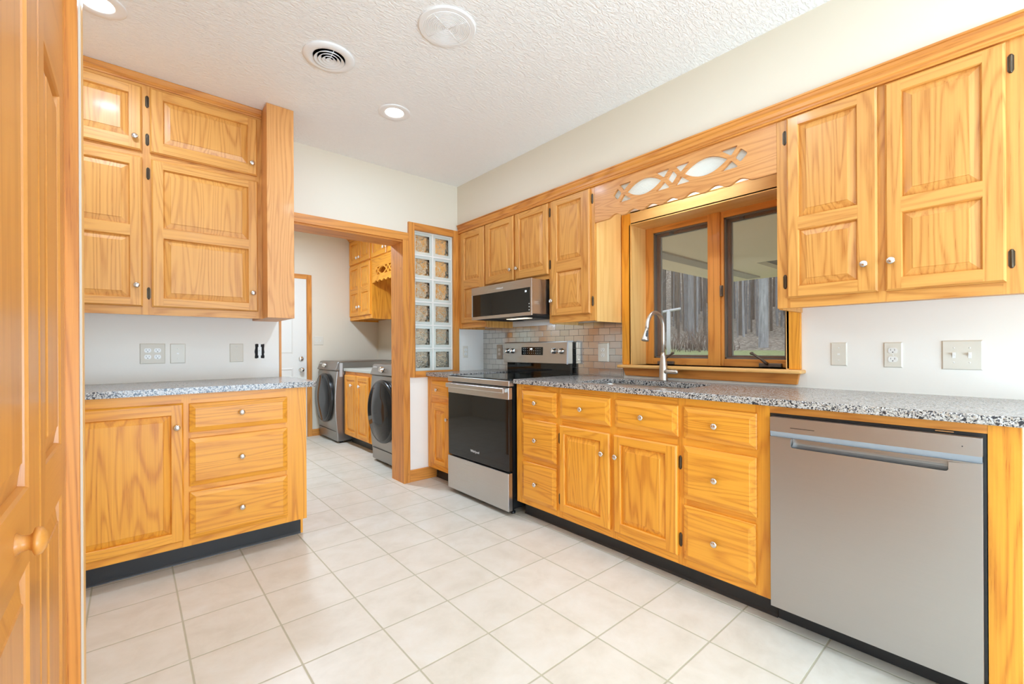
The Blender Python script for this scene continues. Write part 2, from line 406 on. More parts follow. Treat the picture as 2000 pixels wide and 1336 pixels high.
# frames: fn(u, v, w): u across, v up, w outward towards the room
def FX(X): return lambda u, v, w: (X - w, u, v)          # faces -X
def FY(Y): return lambda u, v, w: (u, Y - w, v)          # faces -Y
def FPX(X): return lambda u, v, w: (X + w, u, v)         # faces +X
def fbox(mb, fn, u0, v0, u1, v1, w0, w1, mat):
    mb.box(fn(u0, v0, w0), fn(u1, v1, w1), mat)
def ring(mb, fn, R0, w0, R1, w1, mats):
    """four quads between rectangle R0 at w0 and R1 at w1; mats (vertical sides, horizontal sides)"""
    a = [(R0[0], R0[1]), (R0[2], R0[1]), (R0[2], R0[3]), (R0[0], R0[3])]
    b = [(R1[0], R1[1]), (R1[2], R1[1]), (R1[2], R1[3]), (R1[0], R1[3])]
    for i in range(4):
        j = (i + 1) % 4; m = mats[1] if i % 2 == 0 else mats[0]
        mb.face([fn(*a[i], w0), fn(*a[j], w0), fn(*b[j], w1), fn(*b[i], w1)], m)
def ins(R, d): return (R[0] + d, R[1] + d, R[2] - d, R[3] - d)
def panel_door(fn, R, panels, V, Hm, t=0.020, name='door', parent=None, field=0.032, P=None):
    """frame-and-raised-panel door, front face at w=t, back at w=0"""
    mb = MB(); c = 0.007; P = P or V
    ring(mb, fn, R, 0.0, R, t - c, (V, Hm))
    ring(mb, fn, R, t - c, ins(R, 0.002), t - c + 0.002, (V, Hm))
    ring(mb, fn, ins(R, 0.002), t - c + 0.002, ins(R, c), t, (V, Hm))
    mb.face([fn(R[0], R[1], 0), fn(R[2], R[1], 0), fn(R[2], R[3], 0), fn(R[0], R[3], 0)], V)
    I = ins(R, c); pl = min(p[0] for p in panels); pr = max(p[2] for p in panels)
    def q(u0, v0, u1, v1, m): mb.face([fn(u0, v0, t), fn(u1, v0, t), fn(u1, v1, t), fn(u0, v1, t)], m)
    q(I[0], I[1], pl, I[3], V); q(pr, I[1], I[2], I[3], V)
    ps = sorted(panels, key=lambda p: p[1]); lo = I[1]
    for p in ps:
        q(pl, lo, pr, p[1], Hm); lo = p[3]
    q(pl, lo, pr, I[3], Hm)
    for p in ps:
        ring(mb, fn, p, t, ins(p, 0.003), t - 0.004, (V, Hm))
        ring(mb, fn, ins(p, 0.003), t - 0.004, ins(p, 0.005), t - 0.012, (V, Hm))
        ring(mb, fn, ins(p, 0.005), t - 0.012, ins(p, field), t - 0.003, (P, P))
        ring(mb, fn, ins(p, field), t - 0.003, ins(p, field + 0.0015), t - 0.001, (P, P))
        f = ins(p, field + 0.0015)
        mb.face([fn(f[0], f[1], t - 0.001), fn(f[2], f[1], t - 0.001), fn(f[2], f[3], t - 0.001), fn(f[0], f[3], t - 0.001)], P)
    return mb.build(name, parent)
def slab_drawer(fn, R, Hm, t=0.020, parent=None, name='drawer'):
    mb = MB()
    ring(mb, fn, R, 0, R, t - 0.011, (Hm, Hm)); ring(mb, fn, R, t - 0.011, ins(R, 0.003), t - 0.0085, (Hm, Hm))
    ring(mb, fn, ins(R, 0.003), t - 0.0085, ins(R, 0.024), t - 0.001, (Hm, Hm)); ring(mb, fn, ins(R, 0.024), t - 0.001, ins(R, 0.0255), t, (Hm, Hm))
    f = ins(R, 0.0255)
    mb.face([fn(f[0], f[1], t), fn(f[2], f[1], t), fn(f[2], f[3], t), fn(f[0], f[3], t)], Hm)
    mb.face([fn(R[0], R[1], 0), fn(R[2], R[1], 0), fn(R[2], R[3], 0), fn(R[0], R[3], 0)], Hm)
    return mb.build(name, parent)
KP = [(0.0045, 0), (0.0045, 0.010), (0.006, 0.013), (0.013, 0.015), (0.0145, 0.018), (0.0135, 0.0215), (0.009, 0.0242), (0.002, 0.0252)]
def knob(fn, u, v, w, parent, mat=None, prof=KP, k=1.0):
    mb = MB(); mat = mat or knobM
    mb.lathe([(r * k, h * k) for r, h in prof], lambda a, b, h: fn(u + a, v + b, w + h), mat, 20)
    if prof is KP and mat is knobM:   # raised swirl ridge across the cap
        pts = [fn(u + 0.011 * k * math.cos(0.9 + a * 0.12) * a / 6, v + 0.011 * k * math.sin(0.9 + a * 0.12) * a / 6, w + 0.0245 * k - 0.003 * (a / 6) ** 2 * k) for a in range(-6, 7)]
        mb.tube(pts, 0.0013, mat, 6)
    return mb.build('knob', parent, origin=fn(u, v, w))
def hinge(fn, u, v, w, parent):
    mb = MB()
    def st(a, b, h): return fn(u + a, v + h, w + b)
    mb.lathe([(0.002, -0.033), (0.0045, -0.031), (0.0052, -0.024), (0.0052, 0.024), (0.0045, 0.031), (0.002, 0.033)], st, hingeM, 12)
    pts = [(u - 0.008, v - 0.024), (u - 0.004, v - 0.031), (u + 0.004, v - 0.031), (u + 0.008, v - 0.024), (u + 0.008, v + 0.024), (u + 0.004, v + 0.031), (u - 0.004, v + 0.031), (u - 0.008, v + 0.024)]
    mb.prism(pts, fn, w, w + 0.002, hingeM)
    return mb.build('hinge', parent)
def carcass(fn, R, depth, openings, V, Hm, parent, name='cabinet_body', stile=0.04, under=0.018, sidemat=None, closed=True):
    """face frame at w=0 behind which a box reaches to w=-depth; underside recessed"""
    mb = MB(); u0, v0, u1, v1 = R; sm = sidemat or V; ft = 0.02
    # frame members: verticals at the ends plus between columns, rails between rows
    cols = sorted(openings, key=lambda o: o[0]); xs = [u0] + [x for (a, b, rows) in cols for x in (a, b)] + [u1]
    for i in range(0, len(xs), 2): fbox(mb, fn, xs[i], v0, xs[i + 1], v1, -ft, 0, V)
    for (a, b, rows) in cols:
        ys = [v0] + [y for r in sorted(rows) for y in r] + [v1]
        for i in range(0, len(ys), 2): fbox(mb, fn, a, ys[i], b, ys[i + 1], -ft, -0.0004, Hm)
    fbox(mb, fn, u0, v0 - under * 0.3, u0 + 0.016, v1, -ft - 0.0005, -depth, sm); fbox(mb, fn, u1 - 0.016, v0 - under * 0.3, u1, v1, -ft - 0.0005, -depth, sm)
    fbox(mb, fn, u0 + 0.016, v0 + under, u1 - 0.016, v0 + under + 0.016, -ft - 0.0005, -depth, sm)
    if closed: fbox(mb, fn, u0 + 0.016, v1 - 0.016, u1 - 0.016, v1, -ft - 0.0005, -depth, sm)
    fbox(mb, fn, u0 + 0.016, v0 + under + 0.016, u1 - 0.016, v1 - 0.016, -depth + 0.01, -depth, sm)
    return mb.build(name, parent)

# ------------------------------------------------------------------ dimensions (metres, camera above the origin)
W, S, B, D = 2.59, 2.29, 3.427, 1.97     # window wall, soffit / wall-cabinet face, back wall, base-cabinet face
LY = 6.098                                # far laundry wall
# floor, ceiling
mb = MB(); mb.box((-3.0, -3.2, -0.05), (2.9, 6.25, 0), tileM); struct(mb.build('floor', origin=(0, 0, 0)))
mb = MB(); mb.box((-3.0, -3.2, CZ), (2.9, 3.53, CZ + 0.08), ceilM); struct(mb.build('ceiling', origin=(0, 0, CZ)))
mb = MB(); mb.box((-0.6, 3.53, 2.66), (2.9, 6.25, 2.74), ceilM); struct(mb.build('ceiling_laundry', origin=(0, 3.6, 2.66)))
# window wall (with window opening), soffit
mb = MB(); fx = FX(W)
mb.prism([(-3.2, 0), (3.635, 0), (3.635, CZ), (-3.2, CZ)], lambda u, v, w: (W + w, u, v), 0, 0.28, paintS, holes=[[(0.81, 1.018), (1.748, 1.018), (1.748, 1.965), (0.81, 1.965)]])
struct(mb.build('wall_right'))
mb = MB(); mb.box((S, -3.2, 2.19), (W, B, CZ), paint); o = struct(mb.build('wall_soffit'))
# back wall with doorway and glass-block opening
DX0, DX1, DZ = 0.802, 1.730, 2.05
OX0, OX1, OZ = 0.7875, 1.7485, 2.0515
GX0, GX1, GZ0, GZ1 = 1.836, 2.232, 0.935, 2.152
mb = MB()
mb.prism([(-0.8, 0), (OX0, 0), (OX0, OZ), (OX1, OZ), (OX1, 0), (W, 0), (W, CZ), (-0.8, CZ)], lambda u, v, w: (u, B + w, v), 0, 0.2, paint, holes=[[(GX0, GZ0), (GX1, GZ0), (GX1, GZ1), (GX0, GZ1)]])
struct(mb.build('wall_back'))
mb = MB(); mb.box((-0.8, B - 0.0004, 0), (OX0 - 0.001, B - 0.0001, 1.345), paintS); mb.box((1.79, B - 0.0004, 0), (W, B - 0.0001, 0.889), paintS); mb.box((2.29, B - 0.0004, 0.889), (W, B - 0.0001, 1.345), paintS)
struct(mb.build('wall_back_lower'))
# laundry room shell
mb = MB(); mb.box((-0.6, LY, 0), (2.87, LY + 0.12, 2.66), paint); struct(mb.build('wall_laundry_back'))
mb = MB(); mb.box((2.70, 3.635, 0), (2.87, LY, 2.66), paint); struct(mb.build('wall_laundry_right'))
mb = MB(); mb.box((-0.6, 3.63, 0), (-0.5, LY, 2.66), paint); struct(mb.build('wall_laundry_left'))
# left side: door wall, recess beside it, rest of the room behind the camera
XA = -0.12
mb = MB()
mb.prism([(-0.95, 0), (1.61, 0), (1.61, CZ), (-0.95, CZ)], lambda u, v, w: (XA - w, u, v), 0.002, 0.12, paintS, holes=[[(0.24, 0.0), (1.5, 0.0), (1.5, 2.05), (0.24, 2.05)]])
struct(mb.build('wall_left'))
mb = MB(); mb.box((-0.82, 1.50, 0), (-0.242, 1.61, CZ), paintS); struct(mb.build('wall_left_return'))
mb = MB(); mb.box((-0.90, 1.50, 0), (-0.80, 3.63, CZ), paintS); struct(mb.build('wall_left_recess'))
mb = MB(); mb.box((-0.90, -0.95, 0), (-0.24, -0.85, CZ), paintS); mb.box((-0.90, -0.85, 0), (-0.82, 1.5, CZ), paintS); struct(mb.build('wall_pantry'))
mb = MB(); mb.prism([(-3.2, 0), (-0.95, 0), (-0.95, CZ), (-3.2, CZ)], lambda u, v, w: (-3.0 - w, u, v), 0, 0.1, paint); struct(mb.build('wall_far_left'))
mb = MB(); mb.box((-3.1, -0.95, 0), (-0.90, -0.85, CZ), paint); struct(mb.build('wall_far_left_end'))
mb = MB(); mb.prism([(-3.1, 0), (W + 0.28, 0), (W + 0.28, CZ), (-3.1, CZ)], lambda u, v, w: (u, -3.2 - w, v), 0, 0.1, paint); struct(mb.build('wall_rear'))
mb = MB()
for a in (-0.95, 0.6):
    mb.box((a, -3.2, 0.02), (a + 1.5, -3.17, 2.2), whiteD)
struct(mb.build('door_3'))

# ------------------------------------------------------------------ pantry door at far left (two leaves), its knob and trim
fpx = FPX(XA)
mb = MB(); mb.box((XA - 0.04, 0.24, 2.035), (XA, 1.5, 2.05), doorwoodY)
mb.box((XA - 0.04, 0.225, 0), (XA, 0.239, 2.05), doorwood); mb.box((XA - 0.04, 1.490, 0), (XA, 1.502, 2.05), doorwood)
pd = struct(mb.build('door_1', origin=(XA, 0.9, 0)))
def leaf2(y0, y1, s0, s1):
    fl = lambda u, v, w: (XA - 0.03 + w, u, v)
    R = (y0, 0.012, y1, 2.03)
    a, b = y0 + s0, y1 - s1
    pn = [(a, 0.20, b, 0.812), (a, 0.925, b, 1.705)]
    return panel_door(fl, R, pn, doorwood, doorwoodY, t=0.03, parent=pd, name='door_leaf', field=0.045)
lf1 = leaf2(0.245, 1.105, 0.11, 0.105); lf2 = leaf2(1.110, 1.488, 0.065, 0.075)
KW = [(0.016, 0), (0.0175, 0.003), (0.0125, 0.008), (0.011, 0.016), (0.0135, 0.020), (0.0205, 0.0225), (0.0215, 0.026), (0.019, 0.031), (0.011, 0.0355), (0.001, 0.037)]
knob(lambda u, v, w: (XA - 0.002 + w, u, v), 0.893, 0.872, 0.0, lf1, doorwoodY, KW, k=0.9)
mb = MB(); mb.box((XA, 1.503, 0), (-0.097, 1.530, 2.12), trimZ); mb.box((-0.24, 1.4985, 0), (XA + 0.0005, 1.503, 2.12), trimZ)
struct(mb.build('trim_1'))
mb = MB(); mb.box((-0.24, 1.531, 0), (-0.097, 1.604, CZ), paintS); mb.box((-0.24, 1.503, 2.12), (-0.097, 1.5309, CZ), paintS); struct(mb.build('wall_left_end'))
mb = MB(); mb.box((-0.20, 1.606, 0), (-0.0965, 1.672, CZ), pineZ); struct(mb.build('trim_2'))

# ------------------------------------------------------------------ doorway and glass block trim
mb = MB(); y0 = B - 0.02
mb.box((1.730, y0, 0), (1.789, B - 0.0005, 2.05), trimZ); mb.box((1.7300, B, 0), (1.748, B + 0.205, 2.035), trimZ)
mb.prism([(0.60, 2.05), (1.730, 2.05), (1.789, 2.05), (1.789, 2.115), (0.60, 2.115)], lambda u, v, w: (u, y0 + w, v), 0, 0.0195, trimX)
mb.box((DX0 - 0.002, B - 0.0004, 2.0355), (1.748, B + 0.205, 2.051), trimX)
mb.box((0.788, B - 0.004, 0), (DX0, B + 0.205, 2.035), trimZ)
struct(mb.build('trim_3', bevel=0.003))
mb = MB()
mb.box((1.782, y0 - 0.004, 0.890), (1.838, B, 2.213), trimZ); mb.box((2.230, y0 - 0.004, 0.890), (2.2895, B, 2.213), trimZ)
mb.box((1.838, y0 - 0.004, 2.152), (2.230, B, 2.2135), trimX); mb.box((1.838, y0 - 0.004, 0.890), (2.230, B, 0.942), trimX)
struct(mb.build('trim_4', bevel=0.003))
# glass block window: mortar grid with 12 blocks
mb = MB(); cw = (GX1 - GX0) / 2; rh = (GZ1 - GZ0) / 6; g = 0.0065
for i in range(3):
    x = GX0 + cw * i; mb.box((max(GX0, x - g), B + 0.012, GZ0), (min(GX1, x + g), B + 0.125, GZ1), mortar)
for j in range(7):
    z = GZ0 + rh * j; mb.box((GX0, B + 0.0125, max(GZ0, z - g)), (GX1, B + 0.1245, min(GZ1, z + g)), mortar)
gw = struct(mb.build('window_2'))
blk = None
for j in range(6):
    for i in range(2):
        x0, x1 = GX0 + cw * i + g, GX0 + cw * (i + 1) - g; z0, z1 = GZ0 + rh * j + g, GZ0 + rh * (j + 1) - g
        if blk is None:
            m = MB(); fn = lambda u, v, w: (u, B + 0.016 + w, v); R = (x0, z0, x1, z1)
            for (wa, wb, sg) in ((0.0, 0.01, 1), (0.105, 0.095, -1)):
                ring(m, fn, R, wa + 0.002 * sg, ins(R, 0.006), wa, (rimM, rimM)); ring(m, fn, ins(R, 0.006), wa, ins(R, 0.024), wa + 0.001 * sg, (rimM, rimM))
                q = ins(R, 0.024); m.face([fn(q[0], q[1], wa + 0.001 * sg), fn(q[2], q[1], wa + 0.001 * sg), fn(q[2], q[3], wa + 0.001 * sg), fn(q[0], q[3], wa + 0.001 * sg)], wavyM)
                m.face([fn(q[0], q[1], wb), fn(q[2], q[1], wb), fn(q[2], q[3], wb), fn(q[0], q[3], wb)], wavyM)
                ring(m, fn, q, wa + 0.001 * sg, q, wb, (rimM, rimM))
            ring(m, fn, R, 0.002, R, 0.103, (rimM, rimM))
            blk = m.build('glass_block', gw, recalc=False); b0 = Vector((x0, 0, z0))
        else:
            c = blk.copy(); COL.objects.link(c); c.parent = gw; c.location = blk.location + Vector((x0, 0, z0)) - b0
            if (i + j) % 2: c.rotation_euler = (0, 0, 0)
# baseboards
mb = MB(); mb.box((1.789, B - 0.016, 0), (2.05, B, 0.10), trimX); struct(mb.build('baseboard_back', bevel=0.003))
mb = MB(); mb.box((1.787, LY - 0.015, 0), (2.7, LY, 0.088), trimX); struct(mb.build('baseboard_laundry', bevel=0.003))
mb = MB(); mb.box((-0.0, -3.199, 0), (W - 0.001, -3.185, 0.09), trimX); struct(mb.build('baseboard_rear'))

# ------------------------------------------------------------------ kitchen wall cabinets, right side
UZ0, UZ1 = 1.313, 2.19
def wall_cab(label, Y0, Y1, doors, z0=UZ0, name='wall_cabinet', side=None, group='oak wall cabinets on the window wall'):
    t = thing(name, ((S + W) / 2, (Y0 + Y1) / 2, z0), label, 'cabinet')
    fn = FX(S)
    ops = [(d['R'][0] + 0.008, d['R'][2] - 0.008, [(d['R'][1] + 0.008, d['R'][3] - 0.008)]) for d in doors]
    carcass(fn, (Y0, z0, Y1, UZ1), W - S - 0.002, ops, upZ, upY, t, sidemat=side)
    for d in doors:
        dr = panel_door(fn, d['R'], d['P'], upZ, upY, parent=t)
        knob(fn, d['k'][0], d['k'][1], 0.020, dr)
        for (u, v) in d.get('h', ()): hinge(fn, u, v, 0.0, dr)
    return t
wall_cab('two-door oak wall cabinet right of the window above the dishwasher', -0.30, 0.757, [
    dict(R=(0.388, 1.356, 0.712, 2.178), P=[(0.452, 1.407, 0.667, 1.662), (0.452, 1.717, 0.667, 2.134)], k=(0.430, 1.470), h=[(0.724, 2.097), (0.724, 1.434)]),
    dict(R=(0.043, 1.354, 0.364, 2.176), P=[(0.098, 1.402, 0.316, 1.659), (0.098, 1.714, 0.316, 2.132)], k=(0.345, 1.471), h=[(0.031, 2.102), (0.031, 1.433)])])
wall_cab('tall narrow oak wall cabinet between the microwave and the window', 1.830, 2.243, [
    dict(R=(1.861, 1.360, 2.212, 2.179), P=[(1.930, 1.410, 2.155, 1.668), (1.930, 1.743, 2.155, 2.137)], k=(2.196, 1.468), h=[(1.848, 2.110), (1.848, 1.440)])], side=pineZ)  # paler pine sides put the over-sink lamp's light into the colour
wall_cab('short two-door oak wall cabinet above the microwave', 2.2435, 2.995, [
    dict(R=(2.622, 1.668, 2.986, 2.178), P=[(2.668, 1.734, 2.930, 2.132)], k=(2.648, 1.752), h=[]),
    dict(R=(2.242, 1.667, 2.598, 2.178), P=[(2.290, 1.734, 2.550, 2.132)], k=(2.572, 1.752), h=[(2.236, 2.110), (2.236, 1.735)])], z0=1.634)
wall_cab('narrow oak wall cabinet in the corner beside the glass blocks', 2.9955, B - 0.006, [
    dict(R=(3.003, 1.360, 3.351, 2.178), P=[(3.072, 1.408, 3.297, 1.668), (3.072, 1.745, 3.297, 2.123)], k=(3.020, 1.47), h=[])], z0=1.318)
# crown moulding on the window wall
def crown(fnp, a, b, prof, name, mat):
    """prof: (out, z) outline; fnp(out, z, along)"""
    m = MB(); m.prism(prof, fnp, a, b, mat); return m.build(name)
CP = [(0.0, 2.184), (0.010, 2.184), (0.012, 2.190), (0.008, 2.196), (0.008, 2.204), (0.013, 2.209), (0.013, 2.224), (0.018, 2.238), (0.020, 2.250), (0.025, 2.252), (0.025, 2.260), (0.0, 2.260)]
o = crown(lambda a, z, u: (S - 0.001 - a, u, z), -0.35, B - 0.026, CP, 'crown_molding', trimY)
tag(o, 'long oak crown moulding along the top of the window-wall cabinets', 'crown molding')

# ------------------------------------------------------------------ valance with glass cut-outs over the sink
def smooth_loop(pts, n=6, k=0.35):
    """round the corners of a polygon"""
    out = []; m = len(pts)
    for i in range(m):
        p0, p1, p2 = Vector(pts[i - 1]), Vector(pts[i]), Vector(pts[(i + 1) % m])
        a = p1 + (p0 - p1) * k; b = p1 + (p2 - p1) * k
        for j in range(n + 1):
            t = j / n; q = a * (1 - t) ** 2 + p1 * 2 * t * (1 - t) + b * t ** 2; out.append((q.x, q.y))
    return out
def eye(c, w, h, z, n=14):
    r = []
    for j in range(n): a = -1 + 2 * j / n; r.append((c + a * w, z + h * (1 - a * a)))
    for j in range(n): a = 1 - 2 * j / n; r.append((c + a * w, z - h * (1 - a * a)))
    return r
def cut_pattern(cy, zc, k=1.0):
    """openings mirrored about cy: centre diamond, quarter leaves, two lens shapes, end diamonds"""
    H_ = []
    def tri(y, top, s):   # small leaf beside a crossing
        b = [(y, 0.008 * top), (y + 0.043 * s, 0.054 * top), (y - 0.046 * s, 0.054 * top)]
        return b
    def add(pts, kk=0.3): H_.append(smooth_loop([(cy + a * k, zc + b * k) for a, b in pts], 5, kk))
    add([(-0.031, 0), (0, 0.037), (0.031, 0), (0, -0.037)], 0.22)
    for sx in (-1, 1):
        for sz in (-1, 1):
            add([(sx * 0.050, sz * 0.012), (sx * 0.016, sz * 0.054), (sx * 0.103, sz * 0.054)], 0.12)
            add([(sx * 0.320, sz * 0.012), (sx * 0.266, sz * 0.054), (sx * 0.354, sz * 0.054)], 0.12)
        H_.append([(cy + a * k, zc + b * k) for a, b in eye(sx * 0.184, 0.117, 0.047, 0)])
        add([(sx * 0.335, 0), (sx * 0.366, 0.034), (sx * 0.400, 0), (sx * 0.366, -0.034)], 0.22)
    return H_
def scallop(y0, y1, zb, n, amp, flat=0.10):
    pts = [(y0, zb)]; L = y1 - y0 - 2 * flat; m = n * 12
    for j in range(m + 1):
        a = j / m; pts.append((y0 + flat + L * a, zb + amp * (1 - math.cos(2 * PI * n * a)) / 2))
    pts.append((y1, zb)); return pts
vt = thing('window_valance', (S, 1.29, 1.95), 'scalloped oak valance with glass cut-outs above the sink window', 'valance')
mb = MB(); lo = scallop(0.758, 1.829, 1.949, 7, 0.022)
out = lo + [(1.829, 2.19), (0.758, 2.19)]
mb.prism(out, lambda u, v, w: (S + w, u, v), 0.0, 0.018, redY, holes=cut_pattern(1.285, 2.086)); mb.build('board', vt, bevel=0.0015)
mb = MB(); mb.box((S + 0.0185, 0.84, 2.020), (S + 0.0225, 1.74, 2.152), hammerM); mb.build('glass_insert', vt)

# ------------------------------------------------------------------ window over the sink
mb = MB()
Yw0, Yw1, Zw0, Zw1 = 0.81, 1.748, 1.018, 1.965
FXW = 2.75
mb.box((FXW, Yw1 - 0.058, Zw0), (FXW + 0.05, Yw1, Zw1), trimZ); mb.box((FXW, Yw0, Zw0), (FXW + 0.05, Yw0 + 0.058, Zw1), trimZ)
for (ya_, yb_) in ((Yw0 + 0.0581, 1.2059), (1.3001, Yw1 - 0.0581)):
    mb.box((FXW, ya_, Zw1 - 0.038), (FXW + 0.05, yb_, Zw1), trimY); mb.box((FXW, ya_, Zw0), (FXW + 0.05, yb_, Zw0 + 0.044), trimY)
mb.box((FXW - 0.012, 1.224, Zw0), (FXW + 0.05, 1.300, Zw1), trimZ); mb.box((FXW, 1.206, Zw0), (FXW + 0.05, 1.2239, Zw1), trimZ)
w1 = struct(mb.build('window_1', bevel=0.002))
mb = MB()   # deep jamb lining
mb.box((W - 0.02, Yw1 - 0.001, Zw0), (FXW, Yw1 + 0.012, Zw1), pineZ); mb.box((W - 0.02, Yw0 - 0.012, Zw0), (FXW, Yw0 + 0.001, Zw1), pineZ)
mb.box((W - 0.02, Yw0, Zw1 - 0.001), (FXW, Yw1, Zw1 + 0.012), pineY); mb.box((FXW + 0.0505, Yw0 - 0.0, Zw0 - 0.0), (2.87, Yw0 + 0.01, Zw1), whiteD)
mb.build('jamb_lining', w1)
mb = MB()
mb.box((W - 0.02, Yw1, 1.018), (W, 1.821, 2.048), oakZ); mb.box((W - 0.02, 0.745, 1.018), (W, Yw0, 2.048), oakZ); mb.box((W - 0.02, Yw0, 1.966), (W, Yw1, 2.048), pineY)
mb.build('casing', w1, bevel=0.004)
mb = MB(); mb.box((W - 0.07, 0.728, 0.997), (FXW + 0.01, 1.832, 1.018), pineY); mb.build('sill', w1, bevel=0.008, seg=3)
mb = MB(); mb.prism([(0.752, 0.997), (1.818, 0.997), (1.797, 0.944), (0.762, 0.940)], lambda u, v, w: (W - w, u, v), 0.0, 0.018, trimY); mb.build('apron', w1, bevel=0.004)
for (a, b) in ((1.300, 1.690), (0.868, 1.206)):
    m = MB(); za, zb = Zw0 + 0.044, Zw1 - 0.038
    def fr(mb_, X0, X1, d, t, mat, a=a, b=b, za=za, zb=zb):
        mb_.box((X0, a + d, za + d), (X1, a + d + t, zb - d), mat); mb_.box((X0, b - d - t, za + d), (X1, b - d, zb - d), mat)
        mb_.box((X0, a + d, zb - d - t), (X1, b - d, zb - d), mat); mb_.box((X0, a + d, za + d), (X1, b - d, za + d + t), mat)
    fr(m, FXW + 0.012, FXW + 0.022, -0.002, 0.012, screenFr)
    fr(m, FXW + 0.022, FXW + 0.05, -0.002, 0.004, screenFr)
    m.build('screen_frame', w1)
    m = MB(); m.face([(FXW + 0.017, a, za), (FXW + 0.017, b, za), (FXW + 0.017, b, zb), (FXW + 0.017, a, zb)], meshM); m.build('insect_screen', w1)
    m = MB(); fr(m, FXW + 0.052, FXW + 0.085, -0.012, 0.030, sashM); fr(m, FXW + 0.070, FXW + 0.086, 0.014, 0.008, alumM); sh = m.build('sash', w1)
    m = MB(); m.face([(FXW + 0.078, a, za), (FXW + 0.078, b, za), (FXW + 0.078, b, zb), (FXW + 0.078, a, zb)], paneM); m.build('glass_pane', sh)
def crank(y0, s):
    m = MB(); m.box((FXW - 0.022, y0, Zw0 + 0.001), (FXW - 0.0005, y0 + 0.118, Zw0 + 0.024), bronzeM)
    c = m.build('crank_base', w1, bevel=0.004)
    m = MB(); yy = y0 + 0.07; m.tube([(FXW - 0.022, yy, Zw0 + 0.018), (FXW - 0.033, yy + 0.01 * s, Zw0 + 0.030), (FXW - 0.036, yy + 0.035 * s, Zw0 + 0.052), (FXW - 0.036, yy + 0.066 * s, Zw0 + 0.072), (FXW - 0.036, yy + 0.078 * s, Zw0 + 0.079)], [0.008, 0.008, 0.0065, 0.006, 0.008], bronzeM, 10)
    m.lathe([(0.004, -0.008), (0.009, -0.005), (0.009, 0.005), (0.004, 0.008)], lambda a, b, h: (FXW - 0.04 + h, yy + 0.078 * s + a, Zw0 + 0.080 + b), bronzeM, 12)
    m.build('crank_handle', c)
crank(0.884, 1); crank(1.530, -1)
m = MB(); m.box((FXW - 0.020, 1.208, 1.445), (FXW - 0.0005, 1.222, 1.512), bronzeM); m.tube([(FXW - 0.018, 1.214, 1.505), (FXW - 0.030, 1.212, 1.48), (FXW - 0.028, 1.211, 1.455)], [0.005, 0.005, 0.003], bronzeM, 8); m.build('latch', w1, bevel=0.003)
m = MB(); m.box((FXW - 0.010, 1.3005, 1.415), (FXW - 0.0005, 1.309, 1.47), bronzeM); m.build('latch', w1, bevel=0.002)
for y in (1.56, 1.10):
    m = MB(); m.box((FXW + 0.026, y, Zw1 - 0.062), (FXW + 0.050, y + 0.022, Zw1 - 0.040), screenFr); m.build('screen_clip', w1)

# ------------------------------------------------------------------ base cabinets, right side
E0 = D
fb = FX(D)
def toe(mb_, y0, y1, x=2.052, z=0.105):
    mb_.box((x, y0, 0), (x + 0.012, y1, z), vinyl)
    mb_.prism([(x, 0.0), (x - 0.006, 0.0), (x - 0.005, 0.004), (x, 0.012)], lambda u, v, w: (u, w, v), y0, y1, vinyl)
def base_cab(label, Y0, Y1, cols, name='base_cabinet', toey=None):
    t = thing(name, (2.28, (Y0 + Y1) / 2, 0), label, 'cabinet')
    ops = []
    for c in cols:
        rs = [x['R'] for x in c]; ops.append((rs[0][0] + 0.008, rs[0][2] - 0.008, [(r[1] + 0.008, r[3] - 0.008) for r in rs]))
    carcass(fb, (Y0, 0.106, Y1, 0.8965), 0.60, ops, oakZ, oakY, t, under=0.0, closed=False)
    m = MB(); a, b = toey or (Y0, Y1); toe(m, a, b); m.build('toe_kick', t)
    for c in cols:
        for x in c:
            if 'P' in x: d = panel_door(fb, x['R'], x['P'], oakZ, oakY, parent=t)
            else: d = slab_drawer(fb, x['R'], oakY, parent=t)
            knob(fb, x['k'][0], x['k'][1], 0.02, d)
            for (u, v) in x.get('h', ()): hinge(fb, u, v, 0.0, d)
    return t
base_cab('oak base cabinet with three drawers right beside the range', 1.8525, 2.242, [[
    dict(R=(1.868, 0.709, 2.181, 0.859), k=(2.037, 0.784)), dict(R=(1.870, 0.420, 2.180, 0.673), k=(2.038, 0.547)), dict(R=(1.872, 0.143, 2.181, 0.393), k=(2.039, 0.266))]], toey=(1.8525, 2.252))
base_cab('oak sink base cabinet with two doors below the faucet', 1.063, 1.852, [
    [dict(R=(1.468, 0.709, 1.836, 0.861), k=(1.660, 0.783)), dict(R=(1.470, 0.150, 1.838, 0.670), P=[(1.529, 0.197, 1.800, 0.622)], k=(1.512, 0.556), h=[(1.850, 0.586), (1.850, 0.218)])],
    [dict(R=(1.076, 0.711, 1.437, 0.858), k=(1.264, 0.782)), dict(R=(1.080, 0.149, 1.443, 0.669), P=[(1.137, 0.202, 1.400, 0.623)], k=(1.421, 0.555), h=[(1.070, 0.590), (1.070, 0.225)])]])
base_cab('oak base cabinet with three drawers left beside the dishwasher', 0.682, 1.0625, [[
    dict(R=(0.728, 0.708, 1.048, 0.859), k=(0.895, 0.786)), dict(R=(0.730, 0.427, 1.049, 0.675), k=(0.896, 0.546)), dict(R=(0.734, 0.144, 1.050, 0.397), k=(0.898, 0.268))]])
base_cab('narrow oak base cabinet in the corner left of the range', 3.045, B - 0.004, [[
    dict(R=(3.056, 0.716, 3.345, 0.862), k=(3.229, 0.788)), dict(R=(3.058, 0.154, 3.345, 0.674), P=[(3.125, 0.188, 3.285, 0.615)], k=(3.078, 0.554))]], toey=(3.045, B - 0.017))
t = thing('end_panel', (2.0, 0.04, 0), 'oak end panel and rail framing the dishwasher opening', 'panel')
